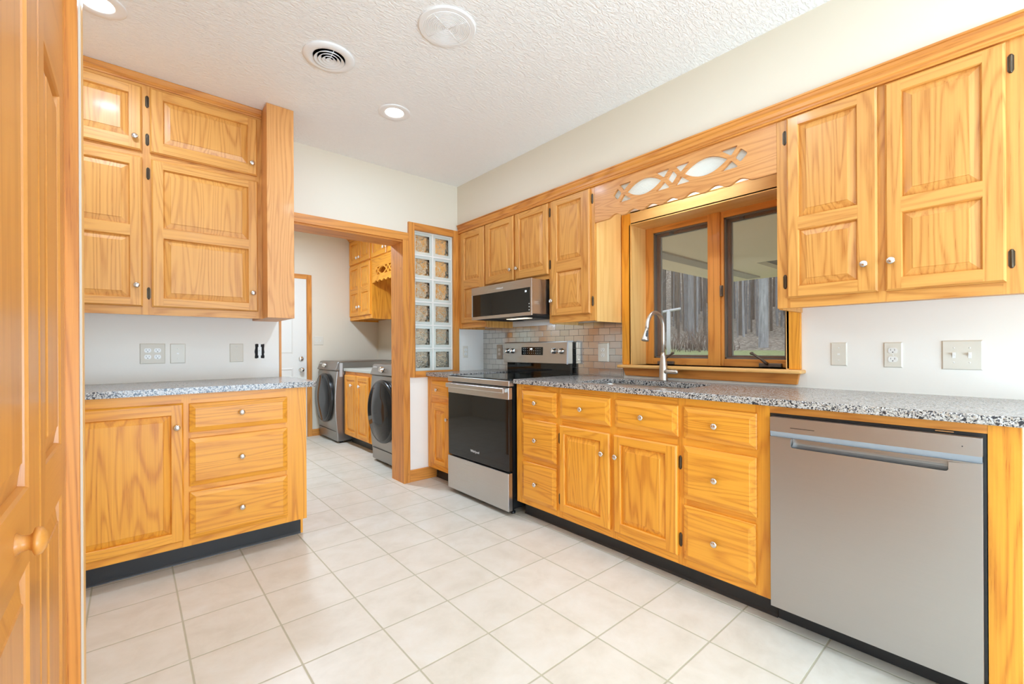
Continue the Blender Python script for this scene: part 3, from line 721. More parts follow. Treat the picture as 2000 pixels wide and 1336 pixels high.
mb = MB(); mb.box((D, 0.009, 0.0), (D + 0.02, 0.077, 0.8965), oakZ); mb.box((D + 0.02, 0.009, 0), (W - 0.002, 0.028, 0.8965), oakZ); mb.build('side_panel', t)
mb = MB(); mb.box((D + 0.0004, 0.0775, 0.867), (D + 0.02, 0.6815, 0.8965), trimY); mb.build('top_rail', t)

# countertops
ct = thing('countertop', (2.27, 1.0, 0.897), 'long speckled granite countertop with the sink below the window', 'countertop')
def rr(x0, y0, x1, y1, r, n=6):
    p = []
    for cx, cy, a0 in ((x1 - r, y1 - r, 0), (x0 + r, y1 - r, 90), (x0 + r, y0 + r, 180), (x1 - r, y0 + r, 270)):
        for j in range(n + 1):
            a = math.radians(a0 + 90 * j / n); p.append((cx + r * math.cos(a), cy + r * math.sin(a)))
    return p
SX0, SX1, SY0, SY1 = 2.056, 2.440, 1.125, 1.820
mb = MB(); mb.prism([(1.94, -0.30), (W - 0.001, -0.30), (W - 0.001, 2.247), (1.94, 2.247)], lambda u, v, w: (u, v, w), 0.897, 0.927, graniteM, holes=[rr(SX0, SY0, SX1, SY1, 0.05)])
mb.build('slab', ct, bevel=0.004)
mb = MB(); rim = rr(SX0 - 0.006, SY0 - 0.006, SX1 + 0.006, SY1 + 0.006, 0.055); bot = rr(SX0 + 0.01, SY0 + 0.01, SX1 - 0.01, SY1 - 0.01, 0.05)
n = len(rim); vs = [(x, y, 0.8965) for x, y in rim] + [(x, y, 0.72) for x, y in bot]
mb.mesh(vs, [(i, (i + 1) % n, n + (i + 1) % n, n + i) for i in range(n)] + [tuple(n + i for i in range(n))], steelY, True); mb.build('sink_basin', ct, recalc=False)
o = MB().box((1.94, 3.025, 0.897), (W - 0.001, B - 0.001, 0.929), graniteM).build('countertop', bevel=0.004)
tag(o, 'small granite countertop in the corner left of the range', 'countertop')
o = MB().box((W - 0.007, 1.822, 0.928), (W - 0.0005, B - 0.0005, 1.322), splashM).build('tile_backsplash', origin=(W, 1.838, 0.936 - 0.0487 * 1))
tag(o, 'brushed steel subway tile backsplash behind the range', 'backsplash')

# faucet
FXc, FYc = 2.503, 1.469
t = thing('faucet', (FXc, FYc, 0.928), 'brushed nickel gooseneck faucet standing behind the sink', 'faucet')
mb = MB(); mb.lathe([(0.027, 0.0), (0.027, 0.006), (0.0255, 0.010), (0.0250, 0.07), (0.021, 0.11), (0.0165, 0.15), (0.0125, 0.175)], lambda a, b, h: (FXc + a, FYc + b, 0.9275 + h), nickel, 28); mb.build('base', t)
pth = [(FXc, FYc, 1.09), (FXc, FYc, 1.18), (FXc, FYc, 1.245)] + [(FXc - 0.088 + 0.088 * math.cos(a), FYc, 1.258 + 0.088 * math.sin(a)) for a in [PI * j / 14 for j in range(0, 14)]] + [(FXc - 0.176 - 0.001, FYc, 1.262), (FXc - 0.181, FYc, 1.245)]
mb = MB(); mb.tube(pth, 0.0115, nickel, 16); mb.build('neck', t)
ax = Vector((-0.030, 0, -0.10)).normalized(); p0 = Vector((FXc - 0.181, FYc, 1.247)); sd = Vector((0, 1, 0)); fd = ax.cross(sd)
mb = MB(); mb.lathe([(0.0120, 0.0), (0.0125, 0.02), (0.0165, 0.045), (0.0215, 0.068), (0.0225, 0.073), (0.0205, 0.0755)], lambda a, b, h: tuple(p0 + ax * h + sd * a + fd * b), nickel, 24); hd = mb.build('spray_head', t)
mb = MB()
for (hh, rr_, ln) in ((0.020, 0.0055, 0.0), (0.040, 0.0065, 0.008)):
    dv = (Vector((-0.65, -0.75, 0))); dv = (dv - ax * dv.dot(ax)).normalized(); c = p0 + ax * hh + dv * (0.0105 + hh * 0.12); s2 = ax.cross(dv)
    pts = []
    for j in range(20):
        a = 2 * PI * j / 20; pts.append((rr_ * math.cos(a), rr_ * math.sin(a) + (ln if math.sin(a) > 0 else -ln)))
    mb.prism(pts, lambda u, v, w, c=c, s2=s2, dv=dv: tuple(c + s2 * u + ax * v + dv * w), 0.0, 0.004, blackP)
mb.build('button', hd)
mb = MB(); mb.tube([(FXc - 0.010, FYc - 0.018, 0.985), (FXc - 0.012, FYc - 0.04, 0.986), (FXc - 0.014, FYc - 0.055, 0.986), (FXc - 0.016, FYc - 0.092, 0.986), (FXc - 0.016, FYc - 0.100, 0.986), (FXc - 0.016, FYc - 0.105, 0.986)], [0.013, 0.013, 0.0132, 0.0132, 0.011, 0.006], nickel, 18); mb.build('lever', t)

# ------------------------------------------------------------------ dishwasher
t = thing('dishwasher', (2.2, 0.378, 0), 'stainless steel dishwasher with pocket handle at the right end', 'dishwasher')
mb = MB(); mb.box((D + 0.002, 0.079, 0.11), (2.55, 0.680, 0.866), blackP); mb.box((2.045, 0.082, 0.004), (2.055, 0.678, 0.11), blackP); mb.build('tub', t)
mb = MB(); XD = 1.935
z0, z1, y0, y1 = 0.102, 0.856, 0.0865, 0.6695
fd_ = lambda u, v, w: (XD + w, u, v)
mb.prism([(y0, z0), (y1, z0), (y1, 0.779), (y0, 0.779)], fd_, 0.0, 0.030, steelDW, holes=[rr(0.160, 0.743, 0.597, 0.7785, 0.008)])
mb.box((XD, y0, 0.7995), (XD + 0.03, y1, z1), steelDW)
mb.box((XD + 0.027, 0.155, 0.735), (XD + 0.036, 0.602, 0.80), steelDW)
mb.face([(XD, y0, 0.7995), (XD, y1, 0.7995), (XD + 0.006, y1, 0.779), (XD + 0.006, y0, 0.779)], clearP)
arc = [(XD + 0.0265 - 0.0255 * (1 - math.sin(a)) , 0.7445 + 0.032 * (1 - math.cos(a))) for a in [PI / 2 * j / 6 for j in range(7)]]
for (xa_, za_), (xb_, zb_) in zip(arc, arc[1:]): mb.face([(xa_, 0.162, za_), (xa_, 0.595, za_), (xb_, 0.595, zb_), (xb_, 0.162, zb_)], steelDW)
dd = mb.build('door', t, bevel=0.0012)
mb = MB(); mb.box((XD - 0.0008, 0.518, 0.8185), (XD + 0.001, 0.598, 0.8205), blackP); mb.build('status_slot', dd)
mb = MB(); mb.lathe([(0.0018, 0), (0.0018, 0.001)], lambda a, b, h: (XD - h, 0.129 + a, 0.826 + b), blackP, 10); mb.build('indicator_dot', dd)
mb = MB(); mb.box((D - 0.001, 0.150, 0.8605), (D + 0.002, 0.193, 0.8635), chrome); mb.build('mounting_bracket', t)

# ------------------------------------------------------------------ range
t = thing('range', (2.2, 2.636, 0), 'stainless steel electric range with black glass oven door', 'range')
y0, y1 = 2.262, 3.015
mb = MB(); mb.box((1.955, y0 + 0.006, 0.045), (2.56, y1 - 0.006, 0.905), blackM)
for (x, y) in ((1.99, y0 + 0.05), (1.99, y1 - 0.05), (2.5, y0 + 0.05), (2.5, y1 - 0.05)): mb.lathe([(0.018, 0.0), (0.018, 0.012), (0.008, 0.014), (0.008, 0.05)], lambda a, b, h, x=x, y=y: (x + a, y + b, h), blackP, 14)
mb.build('body', t)
mb = MB(); mb.box((1.915, y0, 0.876), (1.965, y1, 0.914), steelY); mb.build('front_trim', t, bevel=0.004, seg=3)
mb = MB(); mb.box((1.935, y0 + 0.004, 0.9145), (2.545, y1 - 0.004, 0.921), blackG); mb.build('cooktop', t, bevel=0.002)
mb = MB(); mb.box((1.918, y0 + 0.004, 0.300), (1.950, y1 - 0.004, 0.787), blackG); mb.box((1.916, y0 + 0.004, 0.7875), (1.950, y1 - 0.004, 0.868), steelY)
od = mb.build('oven_door', t, bevel=0.002)
mb = MB(); prof = [(1.884, 0.831), (1.881, 0.838), (1.881, 0.858), (1.884, 0.865), (1.892, 0.865), (1.894, 0.858), (1.894, 0.838), (1.892, 0.831)]
mb.prism(prof, lambda u, v, w: (u, w, v), y0 + 0.020, y1 - 0.020, steelY, smooth=False)
for y in (y0 + 0.03, y1 - 0.05): mb.box((1.892, y, 0.836), (1.918, y + 0.02, 0.860), steelY)
mb.build('handle', od, bevel=0.0015)
text('lettering', 'Whirlpool', 0.026, (1.9172, 2.655, 0.372), (0, -1, 0), (0, 0, 1), whiteT, od)
mb = MB(); mb.box((1.912, y0 + 0.004, 0.035), (1.950, y1 - 0.002, 0.290), steelY); mb.build('drawer', t, bevel=0.003)
# back guard and sloped control panel
mb = MB(); mb.box((2.535, y0 + 0.006, 0.9215), (2.560, y1 - 0.006, 1.020), blackG); mb.build('back_guard', t)
mb = MB(); mb.prism([(2.492, 1.012), (2.500, 1.181), (2.515, 1.186), (2.562, 1.186), (2.562, 1.012)], lambda u, v, w: (u, w, v), y0 + 0.004, y1 - 0.002, steelY); cp = mb.build('control_panel', t, bevel=0.003)
mb = MB(); mb.prism([(2.492, 1.010), (2.499, 1.184), (2.516, 1.189), (2.563, 1.189), (2.563, 1.180), (2.518, 1.180), (2.508, 1.172), (2.503, 1.010)], lambda u, v, w: (u, w, v), y0 - 0.002, y0 + 0.0045, simple('pale_end_cap', lin(214, 216, 220), 0.35)); mb.build('end_cap', t)
fc = lambda u, v, w: (2.4965 + (v - 1.10) * 0.047 - w, u, v)
mb = MB(); fbox(mb, fc, 2.522, 1.076, 2.778, 1.143, -0.003, 0.0035, blackG); ds = mb.build('display', t, bevel=0.002)
text('lettering', '8:88', 0.016, (2.491, 2.655, 1.127), (0, -1, 0), (0, 0, 1), dispM, ds)
mb = MB()
for r in range(3):
    for c in range(9):
        if 3 <= c <= 5 and r == 0: continue
        y = 2.745 - c * 0.0245; z = 1.130 - r * 0.019; fbox(mb, fc, y, z, y + 0.008, z + 0.003, 0.003, 0.0042, whiteT)
mb.build('touch_key_marks', ds)
for y in (2.955, 2.888, 2.397, 2.320):
    m = MB(); m.lathe([(0.0225, 0.0), (0.0225, 0.004), (0.019, 0.006), (0.0185, 0.026), (0.017, 0.029), (0.001, 0.0295)], lambda a, b, h, y=y: fc(y + a, 1.111 + b, h), chrome, 24)
    fbox(m, fc, y - 0.004, 1.111 - 0.017, y + 0.004, 1.111 + 0.017, 0.0285, 0.034, chrome); m.build('control_knob', t)

# ------------------------------------------------------------------ microwave
t = thing('microwave', (2.36, 2.62, 1.367), 'stainless low-profile microwave hung under the wall cabinet', 'microwave')
y0, y1, zb, zt, XM = 2.262, 2.984, 1.367, 1.628, 2.13
mb = MB(); mb.box((XM + 0.012, y0 + 0.0005, zb + 0.012), (W - 0.008, y1 - 0.0005, zt - 0.001), steelY); mb.box((XM + 0.006, y0 + 0.002, zb + 0.002), (W - 0.0085, y1 - 0.002, zb + 0.0115), blackP); mb.build('case', t)
mb = MB(); fm = FX(XM); g0, g1, gz0, gz1 = y0 + 0.015, y1 - 0.011, 1.391, 1.566
mb.prism([(y0, zb), (y1, zb), (y1, zt), (y0, zt)], lambda u, v, w: (XM + w, u, v), 0.0, 0.012, steelY, holes=[[(g0, gz0), (g1, gz0), (g1, gz1), (g0, gz1)]])
md = mb.build('door', t, bevel=0.0015)
mb = MB(); mb.box((XM + 0.003, g0 + 0.0002, gz0), (XM + 0.011, g1 - 0.0002, gz1), blackG); mw = mb.build('window_glass', md)
text('lettering', '10', 0.020, (XM + 0.0025, y0 + 0.065, 1.540), (0, -1, 0), (0, 0, 1), dispM, md)
mb = MB()
for k in range(3): mb.box((XM + 0.0015, y0 + 0.024, 1.402 + k * 0.022), (XM + 0.003, y0 + 0.032, 1.409 + k * 0.022), whiteT)
mb.build('touch_key_marks', md)
text('lettering', 'Whirlpool', 0.020, (XM - 0.0006, 2.62, 1.592), (0, -1, 0), (0, 0, 1), whiteT, md)
mb = MB(); mb.box((2.30, 2.50, zb - 0.0015), (2.36, 2.74, zb + 0.0019), hoodM); mb.build('task_lamp', t)
mb = MB(); mb.box((2.16, 2.30, zb - 0.0012), (2.52, 2.47, zb + 0.0019), darkM); mb.build('grease_filter', t)
mb = MB(); mb.box((2.16, 2.77, zb - 0.0012), (2.52, 2.95, zb + 0.0019), darkM); mb.build('grease_filter', t)

# ------------------------------------------------------------------ left run: base cabinet, wall cabinet, post, countertop
YL = 2.82; fl = FY(YL)
t = thing('base_cabinet', (0.1, 3.1, 0), 'oak base cabinet with one door and three drawers at the left', 'cabinet')
mb = MB(); XR = 0.794
def fr2(u0, v0, u1, v1, m): fbox(mb, fl, u0, v0, u1, v1, -0.02, 0 if m is oakZ else -0.0004, m)
fr2(-0.79, 0.123, -0.37, 0.909, oakZ); fr2(0.192, 0.123, 0.232, 0.909, oakZ); fr2(0.680, 0.123, XR, 0.909, oakZ)
fr2(-0.37, 0.123, 0.192, 0.170, oakX); fr2(-0.37, 0.855, 0.192, 0.909, oakX)
for a, b in ((0.123, 0.166), (0.395, 0.438), (0.670, 0.716), (0.850, 0.909)): fr2(0.232, a, 0.680, b, oakX)
mb.box((XR - 0.018, YL + 0.0205, 0.123), (XR, B - 0.001, 0.909), oakZ); mb.box((XR - 0.005, 2.93, 0.0), (XR + 0.008, B - 0.005, 0.1225), oakZ)
mb.box((-0.79, YL + 0.0205, 0.123), (XR - 0.018, B - 0.001, 0.135), oakX)
mb.build('cabinet_body', t)
mb = MB(); mb.box((-0.79, 2.932, 0.0), (XR - 0.006, 2.944, 0.1225), vinyl); mb.prism([(2.932, 0.0), (2.925, 0.0), (2.926, 0.004), (2.932, 0.013)], lambda u, v, w: (w, u, v), -0.79, XR - 0.006, vinyl); mb.build('toe_kick', t)
d = panel_door(fl, (-0.38, 0.158, 0.200, 0.862), [(-0.33, 0.206, 0.151, 0.806)], oakZ, oakX, parent=t); knob(fl, 0.172, 0.742, 0.02, d)
for (a, b, kz) in ((0.709, 0.858, 0.794), (0.431, 0.678, 0.553), (0.158, 0.402, 0.277)):
    d = slab_drawer(fl, (0.224, a, 0.687, b), oakX, parent=t); knob(fl, 0.456, kz, 0.02, d)
# countertop with rounded front corner
mb = MB(); xr = 0.850; cor = []
for j in range(9):
    a = math.radians(-90 + 90 * j / 8); cor.append((xr - 0.03 + 0.03 * math.cos(a), 2.787 + 0.03 + 0.03 * math.sin(a)))
mb.prism([(-0.795, 2.787)] + cor + [(xr, 3.30), (0.835, 3.36), (0.8, B - 0.006), (0.784, B - 0.006), (0.784, B - 0.001), (-0.795, B - 0.001)], lambda u, v, w: (u, v, w), 0.910, 0.943, graniteM)
o = mb.build('countertop', bevel=0.005, seg=3); tag(o, 'grey granite countertop on the oak base cabinet at the left', 'countertop')
# wall cabinet to the ceiling
YU = 3.12; fu = FY(YU)
t = thing('wall_cabinet', (0.1, 3.27, 1.327), 'four-door oak wall cabinet reaching the ceiling at the left', 'cabinet')
mb = MB()
def fr3(u0, v0, u1, v1, m): fbox(mb, fu, u0, v0, u1, v1, -0.02, 0 if m is upZ else -0.0004, m)
fr3(-0.79, 1.327, -0.455, 2.60, upZ); fr3(0.040, 1.327, 0.095, 2.60, upZ); fr3(0.588, 1.327, 0.6235, 2.60, upZ)
for (a, b) in ((-0.455, 0.040), (0.095, 0.588)):
    for z0_, z1_ in ((1.327, 1.378), (2.168, 2.218), (2.548, 2.60)): fr3(a, z0_, b, z1_, upX)
mb.box((-0.79, YU + 0.0205, 1.345), (0.6235, B - 0.001, 1.36), upX); mb.box((-0.79, YU + 0.0205, 2.58), (0.6235, B - 0.001, 2.60), upX)
mb.build('cabinet_body', t)
def ld(R, P, k, hs):
    d_ = panel_door(fu, R, P, upZ, upX, parent=t); knob(fu, k[0], k[1], 0.02, d_)
    for h_ in hs: hinge(fu, h_[0], h_[1], 0.0, d_)
ld((-0.463, 2.210, 0.047, 2.556), [(-0.412, 2.272, -0.006, 2.506)], (0.018, 2.274), [])
ld((0.081, 2.210, 0.596, 2.562), [(0.137, 2.272, 0.545, 2.512)], (0.566, 2.277), [(0.070, 2.487), (0.070, 2.281)])
ld((-0.463, 1.370, 0.048, 2.176), [(-0.412, 1.416, -0.003, 1.747), (-0.412, 1.803, -0.003, 2.128)], (0.022, 1.482), [])
ld((0.086, 1.370, 0.598, 2.176), [(0.136, 1.418, 0.547, 1.750), (0.136, 1.806, 0.547, 2.130)], (0.568, 1.482), [(0.073, 2.097), (0.073, 1.444)])
C2 = [(0.0, 2.575), (0.005, 2.575), (0.006, 2.583), (0.004, 2.588), (0.004, 2.594), (0.010, 2.600), (0.012, 2.612), (0.017, 2.620), (0.017, CZ - 0.001), (0.0, CZ - 0.001)]
o = crown(lambda a, z, u: (u, YU - 0.0005 - a, z), -0.79, 0.6232, C2, 'crown_molding', trimX); tag(o, 'oak crown moulding between the left wall cabinet and the ceiling', 'crown molding')
o = MB().box((0.624, 2.985, 1.328), (0.775, B - 0.001, CZ - 0.001), redZ).build('boxed_post', bevel=0.0015); tag(o, 'tall red oak boxed post ending the left wall cabinet', 'post')

# ------------------------------------------------------------------ wall plates
def receptacle(mb_, fn, u, v, w):
    for s in (-1, 1):
        c = v + s * 0.0195; pts = []
        for j in range(24):
            a = 2 * PI * j / 24; pts.append((u + 0.0165 * math.cos(a), c + max(-0.0125, min(0.0125, 0.0165 * math.sin(a)))))
        mb_.prism(pts, fn, w, w + 0.0022, outM)
        fbox(mb_, fn, u - 0.0075, c - 0.001, u - 0.0060, c + 0.0075, w + 0.002, w + 0.0026, slotM)
        fbox(mb_, fn, u + 0.0060, c + 0.000, u + 0.0075, c + 0.0070, w + 0.002, w + 0.0026, slotM)
        fbox(mb_, fn, u - 0.0020, c - 0.0090, u + 0.0020, c - 0.0050, w + 0.002, w + 0.0026, slotM)
def toggle(mb_, fn, u, v, w):
    fbox(mb_, fn, u - 0.005, v - 0.012, u + 0.005, v + 0.012, w - 0.0005, w + 0.0015, outM)
    fbox(mb_, fn, u - 0.0035, v + 0.000, u + 0.0035, v + 0.008, w + 0.001, w + 0.011, outM)
def screws(mb_, fn, u, vs, w):
    for v in vs: mb_.lathe([(0.003, 0), (0.0025, 0.001)], lambda a, b, h, u=u, v=v: fn(u + a, v + b, w + h), outM, 10)
def wplate(label, cat, fn, R, kind, mat=None, th=0.006, name='outlet', w0=0.0):
    mat = mat or plateM; t_ = thing(name, fn((R[0] + R[2]) / 2, R[1], w0), label, cat)
    m = MB(); ring(m, fn, R, w0, R, w0 + th * 0.3, (mat, mat)); ring(m, fn, R, w0 + th * 0.3, ins(R, 0.004), w0 + th, (mat, mat)); q = ins(R, 0.004)
    m.face([fn(q[0], q[1], w0 + th), fn(q[2], q[1], w0 + th), fn(q[2], q[3], w0 + th), fn(q[0], q[3], w0 + th)], mat); m.build('cover_plate', t_)
    cu, cv = (R[0] + R[2]) / 2, (R[1] + R[3]) / 2; wt = w0 + th
    def part(nm, f, *a):
        m = MB(); f(m, fn, *a); m.build(nm, t_)
    offs = (-0.023, 0.023) if kind in ('quad', 'toggle2') else (0,)
    for o_ in offs:
        if kind in ('duplex', 'quad'):
            part('receptacle', receptacle, cu + o_, cv, wt)
            if kind == 'duplex': part('screw', screws, cu, [cv], wt)
        elif kind in ('toggle', 'toggle2'): part('toggle', toggle, cu + o_, cv, wt)
        elif kind == 'jack': part('jack', fbox, cu - 0.005, cv - 0.004, cu + 0.005, cv + 0.004, wt - 0.0005, wt + 0.001, outM)
        if kind not in ('duplex', 'quad'):
            k_ = 0.042 if kind == 'blank' else 0.03
            for v_ in (cv + k_, cv - k_): part('screw', screws, cu + o_, [v_], wt)
    return t_
fw = FX(W); fbk = FY(B)
wplate('small wall plate with a jack right beside the window casing', 'wall plate', fw, (0.557, 1.042, 0.622, 1.154), 'jack', name='jack_plate')
wplate('duplex outlet in the middle of the wall above the dishwasher', 'outlet', fw, (0.357, 1.039, 0.422, 1.152), 'duplex')
wplate('double toggle light switch at the far right of the wall', 'light switch', fw, (0.113, 1.036, 0.232, 1.157), 'toggle2', name='light_switch')
wplate('ivory duplex outlet on the steel tiles left of the window', 'outlet', fw, (1.943, 1.033, 2.032, 1.168), 'duplex', th=0.012, w0=0.007)
wplate('steel-coloured outlet on the tiles left of the range', 'outlet', fw, (3.135, 1.034, 3.216, 1.168), 'duplex', mat=simple('tile_coloured_plate', lin(188, 180, 164), 0.35), w0=0.007)
wplate('white outlet on the white wall in the corner beside the glass blocks', 'outlet', fbk, (2.342, 1.048, 2.400, 1.157), 'duplex', mat=plateM)
wplate('four-socket outlet above the left countertop', 'outlet', fbk, (0.037, 1.052, 0.157, 1.174), 'quad')
wplate('glossy jack plate right beside the four-socket outlet', 'wall plate', fbk, (0.180, 1.052, 0.256, 1.173), 'jack', mat=simple('glossy_white_plate', lin(228, 222, 208), 0.4), name='jack_plate')
wplate('blank ivory wall plate above the right half of the left countertop', 'wall plate', fbk, (0.491, 1.052, 0.569, 1.174), 'blank', name='blank_plate')
t = thing('light_switch', (0.666, B, 1.073), 'uncovered light switch in a ragged dark wall hole at the left', 'light switch')
random.seed(3); pts = []
for (a, b, c, d_) in ((0.638, 1.075, 0.638, 1.172), (0.638, 1.172, 0.694, 1.172), (0.694, 1.172, 0.694, 1.075), (0.694, 1.075, 0.638, 1.075)):
    for j in range(7): f = j / 7; pts.append((a + (c - a) * f + random.uniform(-0.0022, 0.0022), b + (d_ - b) * f + random.uniform(-0.0022, 0.0022)))
m = MB(); m.prism(pts, fbk, 0.0, 0.0008, darkM); m.build('wall_hole', t)
m = MB(); fbox(m, fbk, 0.655, 1.094, 0.677, 1.152, 0.001, 0.006, outM); fbox(m, fbk, 0.659, 1.070, 0.673, 1.175, 0.001, 0.003, outM); toggle(m, fbk, 0.666, 1.123, 0.006); m.build('toggle', t)
wplate('double light switch on the laundry wall beside the white door', 'light switch', FY(LY), (1.815, 1.188, 1.935, 1.305), 'toggle2', name='light_switch')

# ------------------------------------------------------------------ ceiling fixtures
def cf(x, y, z=CZ): return lambda a, b, h: (x + a, y + b, z - h)
def ceiling_lamp(x, y, label, z=CZ):
    t_ = thing('ceiling_light', (x, y, z), label, 'ceiling light', 'recessed ceiling lights')
    m = MB(); m.lathe([(0.098, 0.0), (0.098, 0.003), (0.094, 0.005), (0.060, 0.004), (0.056, 0.002), (0.056, 0.0)], cf(x, y, z), whiteV, 48, cap=False); m.build('trim_ring', t_)
    m = MB(); m.lathe([(0.056, 0.0005), (0.052, 0.003), (0.001, 0.004)], cf(x, y, z), lampM, 40); m.build('lens', t_)
    return t_
c0 = ceiling_lamp(1.265, 2.596, 'round recessed ceiling light near the back wall')
c1 = ceiling_lamp(-0.105, 2.596, 'round recessed ceiling light at the top left corner')
for i, (x, y) in enumerate(LAMPS[2:]):
    copy_tree(c0, (x, y, CZ), 'round recessed ceiling light behind the photographer', 'ceiling lights behind the photographer')
copy_tree(c0, (1.25, 4.6, 2.66), 'round recessed ceiling light in the laundry room')
x, y = 0.772, 2.318
t = thing('ceiling_vent', (x, y, CZ), 'round white ceiling diffuser with dark gaps between its rings', 'vent')
m = MB(); m.lathe([(0.122, 0.0), (0.124, 0.004), (0.118, 0.009), (0.100, 0.013), (0.082, 0.011), (0.077, 0.006), (0.076, 0.001)], cf(x, y), whiteV, 56, cap=False); m.build('flange', t)
m = MB(); m.lathe([(0.076, 0.0006), (0.001, 0.0006)], cf(x, y), ductM, 40); m.build('duct_opening', t)
m = MB()
for r in (0.064, 0.045, 0.026, 0.010): m.lathe([(r - 0.008, 0.006), (r + 0.006, 0.019), (r + 0.008, 0.018), (r - 0.006, 0.004)], cf(x, y), whiteV, 48, cap=False)
for k in range(3):
    a = 0.5 + k * 2 * PI / 3; m.tube([(x + 0.008 * math.cos(a), y + 0.008 * math.sin(a), CZ - 0.014), (x + 0.077 * math.cos(a), y + 0.077 * math.sin(a), CZ - 0.006)], 0.002, whiteV, 6)
m.build('louver_rings', t)
x, y = 1.118, 1.748
t = thing('ceiling_vent', (x, y, CZ), 'larger round white ceiling grille with fine concentric ridges', 'vent')
pr = [(0.132, 0.0), (0.133, 0.004), (0.128, 0.008), (0.112, 0.009)]
r = 0.108
while r > 0.008: pr += [(r, 0.0075), (r - 0.0012, 0.010), (r - 0.0058, 0.010), (r - 0.007, 0.0075)]; r -= 0.0078
pr += [(0.003, 0.010), (0.0005, 0.010)]
m = MB(); m.lathe(pr, cf(x, y), whiteV, 64, smooth=False, cap=False); m.build('grille', t)
m = MB()
for k in range(4):
    a = 0.4 + k * PI / 2; m.tube([(x + 0.012 * math.cos(a), y + 0.012 * math.sin(a), CZ - 0.0098), (x + 0.106 * math.cos(a), y + 0.106 * math.sin(a), CZ - 0.0098)], 0.0016, whiteV, 6)
m.build('spoke', t)

# ------------------------------------------------------------------ laundry room
XS = 1.713
mb = MB(); mb.box((0.72, LY - 0.018, 0), (0.787, LY, 2.10), trimZ); mb.box((1.728, LY - 0.018, 0), (1.787, LY, 2.10), trimZ); mb.box((0.787, LY - 0.018, 2.043), (1.728, LY, 2.10), trimX)
ldr = struct(mb.build('door_2', bevel=0.003))
fd2 = FY(LY - 0.001)
pn = [(0.95, 0.20, 1.20, 0.90), (1.31, 0.20, 1.56, 0.90), (0.95, 1.08, 1.20, 1.90), (1.31, 1.08, 1.56, 1.90)]
mb = MB(); mb.box((0.790, LY - 0.013, 0.008), (1.722, LY - 0.001, 2.042), whiteD)
for p in pn: ring(mb, FY(LY - 0.0135), p, 0.0, ins(p, 0.02), 0.006, (whiteD, whiteD))
sl = mb.build('door_slab', ldr)
KB = [(0.030, 0), (0.031, 0.004), (0.022, 0.008), (0.014, 0.014), (0.014, 0.026), (0.024, 0.034), (0.029, 0.046), (0.026, 0.058), (0.012, 0.066), (0.001, 0.067)]
knob(FY(LY - 0.013), 1.655, 0.872, 0, sl, chrome, KB)
mb = MB(); mb.lathe([(0.031, 0), (0.030, 0.010), (0.018, 0.016), (0.001, 0.018)], lambda a, b, h: (1.655 + a, LY - 0.013 - h, 1.013 + b), chrome, 24); mb.build('deadbolt', sl)

XLF = 2.294; fL = FX(XLF)
def laundry_cab(label, Y0, Y1, z0, doors, z1=2.62, kn=porc):
    t_ = thing('wall_cabinet', ((XLF + 2.7) / 2, (Y0 + Y1) / 2, z0), label, 'cabinet')
    cols = {}
    for d in doors: cols.setdefault((d['R'][0], d['R'][2]), []).append((d['R'][1] + 0.006, d['R'][3] - 0.006))
    ops = [(a + 0.006, b - 0.006, rows) for (a, b), rows in cols.items()]
    carcass(fL, (Y0, z0, Y1, z1), 2.698 - XLF, ops, oakZ, oakY, t_)
    for d in doors:
        dr = panel_door(fL, d['R'], d['P'], oakZ, oakY, parent=t_, field=0.03)
        knob(fL, d['k'][0], d['k'][1], 0.02, dr, kn, k=1.25)
    return t_
def stack(y0, y1, kside):
    R1, R2 = (y0, 2.272, y1, 2.590), (y0, 1.571, y1, 2.252); ku = y0 + 0.035 if kside < 0 else y1 - 0.035
    return [dict(R=R1, P=[(y0 + 0.05, 2.325, y1 - 0.05, 2.54)], k=(ku, 2.337)), dict(R=R2, P=[(y0 + 0.05, 1.62, y1 - 0.05, 1.873), (y0 + 0.05, 1.945, y1 - 0.05, 2.20)], k=(ku, 1.685))]
laundry_cab('tall oak laundry wall cabinet with stacked doors above the far washer', 5.351, LY - 0.002, 1.522, stack(5.73, 6.068, -1) + stack(5.385, 5.715, 1))
laundry_cab('short two-door oak cabinet at the laundry ceiling above the opening', 4.452, 5.3505, 2.245, [
    dict(R=(4.917, 2.272, 5.345, 2.590), P=[(4.965, 2.325, 5.29, 2.54)], k=(4.950, 2.342)), dict(R=(4.475, 2.272, 4.900, 2.590), P=[(4.525, 2.325, 4.85, 2.54)], k=(4.870, 2.342))])
laundry_cab('oak laundry wall cabinet above the nearer machine behind the glass blocks', 3.70, 4.4515, 1.522, stack(4.085, 4.42, -1) + stack(3.735, 4.07, 1))
t = thing('cabinet_valance', (XLF, 4.9, 1.95), 'small scalloped oak valance with cut-outs in the laundry room', 'valance')
mb = MB(); lo = scallop(4.4525, 5.350, 1.960, 7, 0.022, 0.05)
mb.prism(lo + [(5.350, 2.244), (4.4525, 2.244)], lambda u, v, w: (XLF + w, u, v), 0, 0.018, oakY, holes=cut_pattern(4.90, 2.092, 0.86)); mb.build('board', t)
C3 = [(0.0, 2.60), (0.006, 2.60), (0.012, 2.612), (0.020, 2.625), (0.042, 2.645), (0.045, 2.659), (0.0, 2.659)]
o = crown(lambda a, z, u: (XLF - 0.0005 - a, u, z), 3.66, LY - 0.001, C3, 'crown_molding', oakY); tag(o, 'oak crown moulding above the laundry wall cabinets', 'crown molding')
